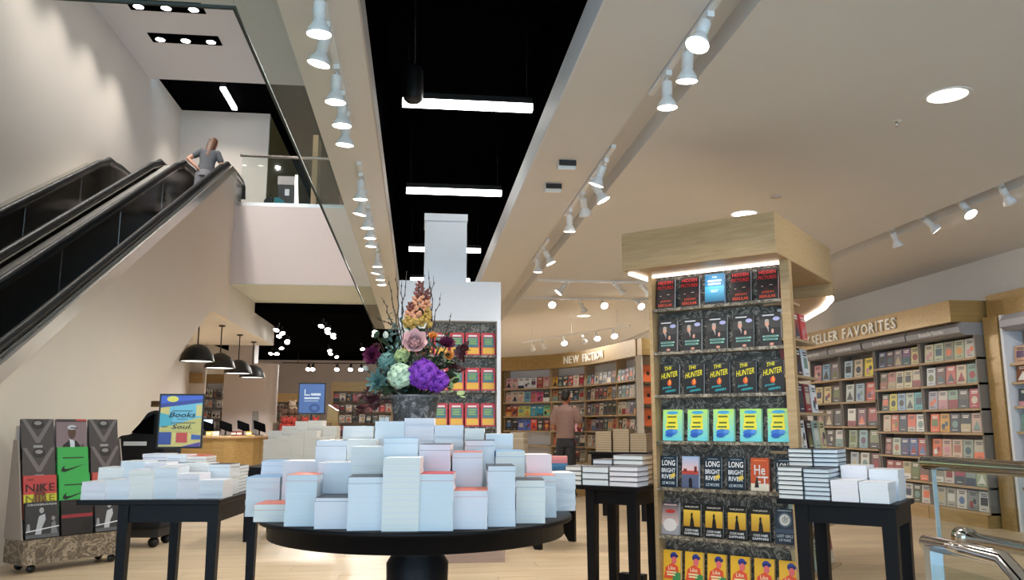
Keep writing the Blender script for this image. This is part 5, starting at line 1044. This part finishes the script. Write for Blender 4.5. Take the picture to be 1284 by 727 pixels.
# far centre shelving
RP = [(200, 70, 85), (225, 215, 210), (230, 228, 226), (120, 115, 112), (205, 120, 125), (60, 60, 62)]
a_, b_ = at(417, 490, Y=22), at(492, 490, Y=22)
far_case('low far shelving of red and white goods left of the bouquet', a_.x, b_.x, 22.0, .2, 2.1, [1.83, 1.55, 1.27, .98, .7], 9, RP, 'goods on the far red and white shelving', 'the far red and white shelving', frame=mat('pale_blush', (.6, .5, .45), .6), seed=5)
a_, b_ = at(346, 490, Y=25), at(376, 490, Y=25)
far_case('dark far bookcase beside the mauve pillar', a_.x, b_.x, 25.0, .2, 1.9, [1.65, 1.4, 1.15, .9], 6, [(90, 70, 60), (70, 60, 55), (150, 120, 100), (190, 180, 170), (110, 85, 70)], 'books in the dark far bookcase', 'the dark far bookcase', frame=M_DKWALL, seed=6)
p = at(416, 518, Y=14.0); tag(MB().prism([(-.11, 0), (.11, 0), (.1, 1.45), (-.07, 1.55)], 0, .3, 'y').build('display_stand', M_GOLD, None, (p.x, 14.0, 0)), 'brown wooden display stand right of the blue sign', 'stand')
# display mound of red plush toys left of the blue sign
p = at(366, 530, Y=12.5); t0 = table('side_table', 'black table of red plush toys left of the blue sign', (p.x + .12, 12.8), 0, .9, .6, (-.4, .4), .07, False, .95)
rr = random.Random(2)
M_PLR = mat('red_plush', srgb(175, 62, 52), .9, noise=.2, scale=60); M_PLB = mat('brown_plush', srgb(110, 80, 62), .9, noise=.25, scale=60); M_PLC = mat('cream_plush', srgb(190, 165, 140), .9, noise=.2, scale=60)
for i, (px, py, m, cn) in enumerate(((356, 531, M_PLR, 'red'), (362, 527, M_PLR, 'red'), (369, 531, M_PLR, 'red'), (384, 526, M_PLR, 'red'), (395, 528, M_PLR, 'red'), (357, 516, M_PLB, 'brown'), (366, 518, M_PLB, 'brown'), (368, 503, M_PLC, 'cream'), (373, 510, M_PLB, 'brown'))):
    q = at(px, py, Y=12.62 if i < 5 else 12.79 if i != 7 else 12.86); t = thing('plush_toy', f'{cn} plush toy in the mound by the blue sign, {ORD[i]} of the pile', 'toy', (q.x, q.y, 1.112 if i < 5 else (1.242 if i != 7 else 1.362)), rr.uniform(-.5, .5), 'plush toys by the blue sign')
    MB().ell((0, 0, .07), (.075, .07, .075), 12, 8).build('body', m, t); MB().ell((0, -.03, .16), (.055, .05, .05), 12, 8).build('head', m, t)
    for s in (-1, 1): MB().ell((s * .04, -.03, .205), (.018, .012, .022), 8, 6).build('ear', m, t); MB().ell((s * .06, -.05, .03), (.03, .045, .025), 8, 6).build('paw', m, t)
q = at(366, 528, Y=12.9); tag(MB().box(-.35, .5, -.28, -.1, 0, .16).box(-.35, .5, -.1, .1, 0, .29).box(-.1, .12, .0, .1, .29, .41).build('toy_crate', M_DKWOOD, None, (q.x + .1, 12.8, .951)), 'dark stepped crate holding up the plush toys', 'crate')
# black covered trolley beside the escalator wall
p = at(176, 640, Y=8.9); t = thing('covered_trolley', 'black fabric covered trolley with a white strip by the escalator wall', 'trolley', (p.x, 8.9, 0), R(-6))
z_ = lambda py: at(176, py, Y=8.9).z
body = [(-.30, .18), (-.26, z_(560)), (-.19, z_(546)), (-.07, z_(544)), (.02, z_(528)), (.08, z_(517)), (.17, z_(514)), (.27, z_(519)), (.29, .18)]
bevel(MB().prism(body, -.2, .25, 'y').build('cover', M_FABR, t), .03, 3)
MB().box(-.13, .10, -.207, -.2, z_(558), z_(553)).build('white_strip', mat('reflective_strip', (.8, .82, .84), .3), t)
bevel(MB().prism([(-.06, z_(542)), (.04, z_(528)), (.16, z_(519)), (.16, z_(544))], -.215, -.19, 'y').build('mesh_window', M_VOID, t), .004)
MB().box(-.28, .27, -.18, .23, .1, .18).build('chassis', M_PLAS, t)
for x in (-.22, .21):
    for y in (-.13, .18): MB().lathe([(0, -.02), (.05, -.02), (.05, .02), (0, .02)], 16, M=Matrix.Translation((x, y, .05)) @ Matrix.Rotation(R(90), 4, 'X')).build('wheel', M_RUB, t)
# clear plastic tumbler and pink booklets on the left table
# ================================================================== upstairs beyond the railing
t = thing('display_bookcase', 'upstairs dark bookcase with glowing white sign behind the railing', 'bookcase', (-3.1, 18.6, UF))
MB().box(-.2, .15, 0, .3, 0, 1.36).build('carcass', M_PLAS, t); MB().box(-.22, .17, -.02, .3, 1.36, 1.56).build('header', M_GREY, t); MB().box(-.05, .05, -.02, -.001, 1.1, 1.25).build('lit_sign', mat('pale_sign_face', (.75, .77, .8), .4), t)
MB().prism([(.19, 0), (.32, 0), (.22, 1.6), (.17, 1.6)], -.02, .02, 'y').build('lit_edge', M_LED, t)
tag(MB().box(-.06, .06, -.3, .3, 0, 2.6).build('wood_pillar', M_OAK, None, (-2.5, 18.9, UF)), 'upstairs slim oak post beside the glowing display', 'post')
t = thing('tote_bag', 'black bag standing on the upper floor edge behind glass', 'bag', (-3.02, 15.9, UF)); bevel(MB().prism([(-.14, 0), (.1, 0), (.1, .32), (-.06, .26)], 0, .1, 'y').build('pouch', M_FABR, t), .02); MB().tube([(.0, .05, .28), (.03, .05, .4), (.08, .05, .3)], .01).build('strap', M_FABR, t)
t = thing('tote_bag', 'teal bag standing beside the black bag upstairs', 'bag', (-2.8, 15.9, UF)); bevel(MB().prism([(-.1, 0), (.13, 0), (.1, .22), (0, .3), (-.1, .3)], 0, .1, 'y').build('pouch', mat('teal_cloth', srgb(40, 120, 130), .8, noise=.2), t), .02); MB().tube([(-.05, .05, .28), (.0, .05, .36), (.05, .05, .25)], .008).build('strap', M_FABR, t)
t = thing('gift_display', 'upstairs purple and red gift display at the railing end', 'display', (-1.42, 17.4, UF))
for k, (x, z0, z1, c) in enumerate(((0, 0, .75, (105, 40, 55)), (.05, .75, 1.0, (110, 80, 140)), (.0, 1.0, 1.3, (140, 70, 90)))):
    a = MB(); a.box(x - .35 + k * .08, x + .35 - k * .08, -.2, .2, z0, z1, 0, srgb(*c)); a.build('gift_box', M_PRINT, t)
spot(Vector((-3.2, 17.6, 8.6)), (-3.0, 19.2, 6.0), 70, R(110), rad=.1)
spot(Vector((-5.3, 19.0, 8.8)), (-4.9, 20.2, 6.0), 90, R(110), rad=.1)

# ================================================================== stainless railings at the lower right
RX = 1.93
t = thing('glass_balustrade', 'near steel and glass balustrade at the lower right corner', 'railing', (RX, 2.0, 0))
MB().tube([(0, .95, 1.062), (0, -.9, 1.062)], .026, 14).build('handrail', M_CHROME, t)
MB().ell((0, .95, 1.062), (.026, .02, .026), 12, 8).build('end_cap', M_CHROME, t)
MB().box(-.006, .006, -.9, .90, .18, 1.045).build('glass_pane', M_GLASS, t); MB().box(-.007, .007, .898, .905, .18, 1.045).build('glass_edge', mat('glass_edge_bright', (.38, .46, .5), .2), t)
MB().box(-.03, .03, -.9, .85, 0, .18).build('base_shoe', M_STEEL, t)
z1 = at(1203, 672, X=RX - .05).z; y1 = at(1203, 672, X=RX - .05).y
MB().tube([(-.05, y1 - 2.0, z1), (-.05, -.9, z1)], .022, 14).build('lower_rail', M_CHROME, t); MB().lathe([(0, -.03), (.032, -.03), (.032, .03), (0, .03)], 18, M=Matrix.Translation((-.05, y1 - 2.03, z1)) @ Matrix.Rotation(R(90), 4, 'X')).build('rail_clamp', M_CHROME, t)
t = thing('guard_rail', 'lower bent stainless guard rail nearest the camera', 'railing', (1.52, 2.0, 0))
g = [at(1160, 680, Z=.85), at(1212, 690, Z=.85), at(1258, 702, Z=.85)]; g2 = g[2] + Vector((0.01, -.12, -.09)); g3 = g[2] + Vector((.02, -.3, -.28)); o_ = Vector((1.52, 2.0, 0))
MB().tube([p - o_ for p in (g[0], g[1], g[2], g2, g3, Vector((g3.x, g3.y - .05, 0)))], .023, 14).build('rail', M_CHROME, t)
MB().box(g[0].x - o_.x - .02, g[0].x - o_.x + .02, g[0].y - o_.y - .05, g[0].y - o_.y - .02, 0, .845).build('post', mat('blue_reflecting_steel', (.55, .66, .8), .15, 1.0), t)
MB().box(-.004, .004, g[1].y - o_.y - .2, g[0].y - o_.y - .06, .1, .80).build('glass_pane', M_GLASS, t)

# ================================================================== people
def blob(parts, name, m, parent, vox, smooth=6):
    """continuous surface: overlapping tapered limbs fused by a voxel remesh"""
    b = MB()
    for p in parts:
        if p[0] == 'e': b.ell(p[1], p[2], 16, 12)
        elif p[0] == 'c':
            a, c, r0, r1 = Vector(p[1]), Vector(p[2]), p[3], p[4]; n = 7
            pts = [a + (c - a) * (i / n) for i in range(n + 1)]; b.tube(pts, [r0 + (r1 - r0) * i / n for i in range(n + 1)], 14); b.ell(a, (r0,) * 3, 12, 8); b.ell(c, (r1,) * 3, 12, 8)
        elif p[0] == 'l': # elliptic loft: list of (centre, rx, ry)
            N = 18; vs = []; S_ = p[1]
            for (c, rx, ry) in S_: vs += [(c[0] + rx * math.cos(2 * math.pi * i / N), c[1] + ry * math.sin(2 * math.pi * i / N), c[2]) for i in range(N)]
            fs = [(j * N + i, j * N + (i + 1) % N, (j + 1) * N + (i + 1) % N, (j + 1) * N + i) for j in range(len(S_) - 1) for i in range(N)] + [tuple(range(N - 1, -1, -1)), tuple((len(S_) - 1) * N + i for i in range(N))]
            b.add(vs, fs, 0, (1, 1, 1), True)
    o = b.build(name, m, parent); r = o.modifiers.new('fuse', 'REMESH'); r.mode = 'VOXEL'; r.voxel_size = vox; r.use_smooth_shade = True
    s = o.modifiers.new('soften', 'SMOOTH'); s.factor = .5; s.iterations = smooth; return o
M_SKIN = mat('skin', srgb(205, 150, 125), .55, noise=.05); 
def hand(base, d, side, curl=0.5, k=1.0):
    """palm, four unequal curled fingers and a thumb leaving the side of the palm"""
    d = Vector(d).normalized(); s = Vector(side).normalized(); n = d.cross(s); b = Vector(base); P = [('c', b, b + d * .07 * k, .026 * k, .03 * k)]
    for i, L in enumerate((.065, .075, .07, .055)):
        r = b + d * .085 * k + s * (i - 1.5) * .018 * k; m = r + d * L * .5 * k + n * L * .2 * curl * k; e = m + (d * (1 - curl) + n * curl) * L * .5 * k
        P += [('c', r, m, .0095 * k, .009 * k), ('c', m, e, .009 * k, .0075 * k)]
    th = b + d * .03 * k - s * .028 * k; P += [('c', th, th + (d - s).normalized() * .035 * k, .012 * k, .01 * k), ('c', th + (d - s).normalized() * .035 * k, th + (d - s * .4).normalized() * .07 * k, .01 * k, .008 * k)]
    return P
def head(c, turn, k=1.0):
    """skull with jaw, nose, brow, lips and ears; 'turn' = unit vector of the face"""
    c = Vector(c); f = Vector(turn).normalized(); u = Vector((0, 0, 1)); s = f.cross(u).normalized()
    P = [('e', c, (.078 * k, .088 * k, .108 * k)), ('e', c + f * .03 * k - u * .055 * k, (.055 * k, .058 * k, .06 * k)), ('c', c + f * .085 * k + u * .01 * k, c + f * .105 * k - u * .022 * k, .009 * k, .015 * k), ('c', c + f * .075 * k + u * .025 * k + s * .035 * k, c + f * .075 * k + u * .025 * k - s * .035 * k, .014 * k, .014 * k), ('c', c + f * .082 * k - u * .055 * k + s * .018 * k, c + f * .082 * k - u * .055 * k - s * .018 * k, .009 * k, .009 * k)]
    for q in (1, -1): P.append(('e', c + s * q * .08 * k - u * .005 * k, (.016 * k, .02 * k, .032 * k)))
    return P
# ---- woman riding the escalator
wy = 14.62; wz = SL * wy + KH - 0.93; wx = -4.0
t = thing('person', 'woman in grey t-shirt with long auburn hair riding up the escalator', 'person', (wx, wy, wz + 0.03), R(6)); t.rotation_euler = (R(-11), R(5), R(6)); t.scale = (.95, .95, .95)
zz = lambda h: h
blob([('c', (-.17, 0, 1.36), (-.34, -.06, 1.13), .05, .042), ('c', (-.34, -.06, 1.13), (-.17, -.1, .98), .04, .03), *hand((-.17, -.1, .98), (.6, .25, -.6), (0, 1, 0.2), .5),
      ('c', (.18, .02, 1.36), (.27, .06, 1.12), .05, .042), ('c', (.27, .06, 1.12), (.36, .3, 1.06), .04, .03), *hand((.36, .3, 1.06), (.1, 1, .0), (1, 0, 0), .6),
      ('c', (0, .0, 1.38), (.02, .05, 1.52), .052, .05), *head((.03, .07, 1.60), (.35, 1, -.25)),
      ('l', [((0, 0, .9), .15, .1), ((0, 0, 1.1), .13, .09), ((0, 0, 1.38), .15, .09)])], 'body', M_SKIN, t, .008)
blob([('l', [((0, 0, .92), .165, .115), ((0, 0, 1.0), .158, .112), ((0, 0, 1.12), .145, .105), ((0, 0, 1.25), .165, .112), ((0, 0, 1.36), .175, .105), ((0, 0, 1.42), .11, .075), ((0, .01, 1.44), .06, .055)]), ('c', (-.15, 0, 1.37), (-.25, -.03, 1.24), .068, .062), ('c', (.15, .01, 1.37), (.225, .035, 1.24), .068, .062)], 'tshirt', mat('grey_jersey', srgb(92, 93, 98), .85, noise=.12, scale=25), t, .01)
blob([('l', [((0, 0, .80), .17, .125), ((0, 0, .9), .165, .12), ((0, 0, .97), .15, .11)]), ('c', (-.085, 0, .84), (-.09, .02, .46), .095, .062), ('c', (-.09, .02, .46), (-.09, 0, .07), .06, .045), ('c', (.085, 0, .84), (.1, .12, .56), .095, .064), ('c', (.1, .12, .56), (.1, .1, .16), .06, .045)], 'jeans', mat('pale_denim', srgb(128, 126, 130), .85, noise=.15, scale=40), t, .011)
blob([('e', (.02, .055, 1.625), (.092, .098, .105)), ('l', [((.0, -.075, 1.18), .035, .02), ((-.005, -.08, 1.25), .06, .035), ((0, -.06, 1.38), .075, .045), ((.01, -.02, 1.5), .085, .06), ((.015, .02, 1.6), .09, .08)])], 'hair', mat('auburn_hair', srgb(92, 58, 36), .5, noise=.3, scale=8, stretch=(60, 60, 3)), t, .009)
for s, (x, y, z) in ((-1, (-.09, .03, 0)), (1, (.1, .13, .09))): blob([('e', (x, y + .03, .05 + z), (.045, .12, .045)), ('c', (x, y - .04, .06 + z), (x, y - .04, .12 + z), .045, .045)], 'shoe', M_PLAS, t, .01, 3)
# ---- man browsing in front of the new fiction bay
mp = at(710, 623.5, Z=0)
t = thing('person', 'man in tan short-sleeved shirt and dark trousers browsing new fiction', 'person', (mp.x, mp.y, 0), R(-30)); t.scale = (.88, .95, 1.0)
blob([('c', (-.19, 0, 1.46), (-.25, -.02, 1.18), .055, .045), ('c', (-.25, -.02, 1.18), (-.16, .2, 1.08), .042, .032), *hand((-.16, .2, 1.08), (.3, .9, .1), (1, -.2, 0), .6),
      ('c', (.2, 0, 1.46), (.29, .03, 1.2), .056, .046), ('c', (.29, .03, 1.2), (.2, .26, 1.2), .043, .033), *hand((.2, .26, 1.2), (-.2, .9, .25), (1, .2, 0), .6),
      ('c', (0, 0, 1.48), (0, .03, 1.62), .058, .056), *head((.01, .05, 1.705), (.25, 1, -.3), 1.05), ('l', [((0, 0, 1.0), .16, .11), ((0, 0, 1.2), .16, .11), ((0, 0, 1.48), .15, .1)])], 'body', mat('skin_warm', srgb(185, 120, 95), .55, noise=.05), t, .009)
blob([('l', [((0, 0, .98), .19, .135), ((0, 0, 1.1), .185, .13), ((0, 0, 1.3), .2, .13), ((0, 0, 1.45), .21, .12), ((0, 0, 1.52), .13, .085), ((0, .01, 1.555), .07, .065)]), ('c', (-.18, 0, 1.46), (-.245, -.01, 1.27), .08, .078), ('c', (.19, 0, 1.46), (.275, .015, 1.29), .08, .078)], 'shirt', mat('tan_check_shirt', srgb(158, 128, 118), .85, noise=.16, scale=18), t, .011)
blob([('l', [((0, 0, .84), .185, .135), ((0, 0, .95), .18, .13), ((0, 0, 1.03), .17, .125)]), ('c', (-.095, 0, .88), (-.12, .0, .48), .105, .078), ('c', (-.12, 0, .48), (-.13, 0, .1), .076, .06), ('c', (.095, 0, .88), (.11, .03, .48), .105, .078), ('c', (.11, .03, .48), (.13, .02, .1), .076, .06)], 'trousers', mat('charcoal_cloth', srgb(58, 58, 62), .85, noise=.12), t, .012)
blob([('e', (.005, .025, 1.745), (.094, .104, .095)), ('e', (0, -.02, 1.69), (.085, .07, .07))], 'hair', mat('black_hair', srgb(30, 24, 22), .5, noise=.3, scale=50), t, .01)
for s in (-1, 1): blob([('e', (s * .13, .06, .045), (.05, .14, .045)), ('c', (s * .13, -.02, .05), (s * .13, -.02, .1), .05, .05)], 'shoe', M_PLAS, t, .011, 3)
t2 = tag(MB().box(-.09, .09, -.015, .015, -.12, .12, 0, srgb(200, 110, 110)).box(-.085, .087, -.012, .012, -.117, .117, 0, srgb(235, 232, 225)).build('held_book', M_PRINT, None, Matrix.Translation((mp.x, mp.y, 0)) @ Matrix.Rotation(R(-30), 4, 'Z') @ Vector((.08, .36, 1.2)), R(-10)), 'pinkish book held open by the browsing man', 'book')
t2.rotation_euler.x = R(-30)
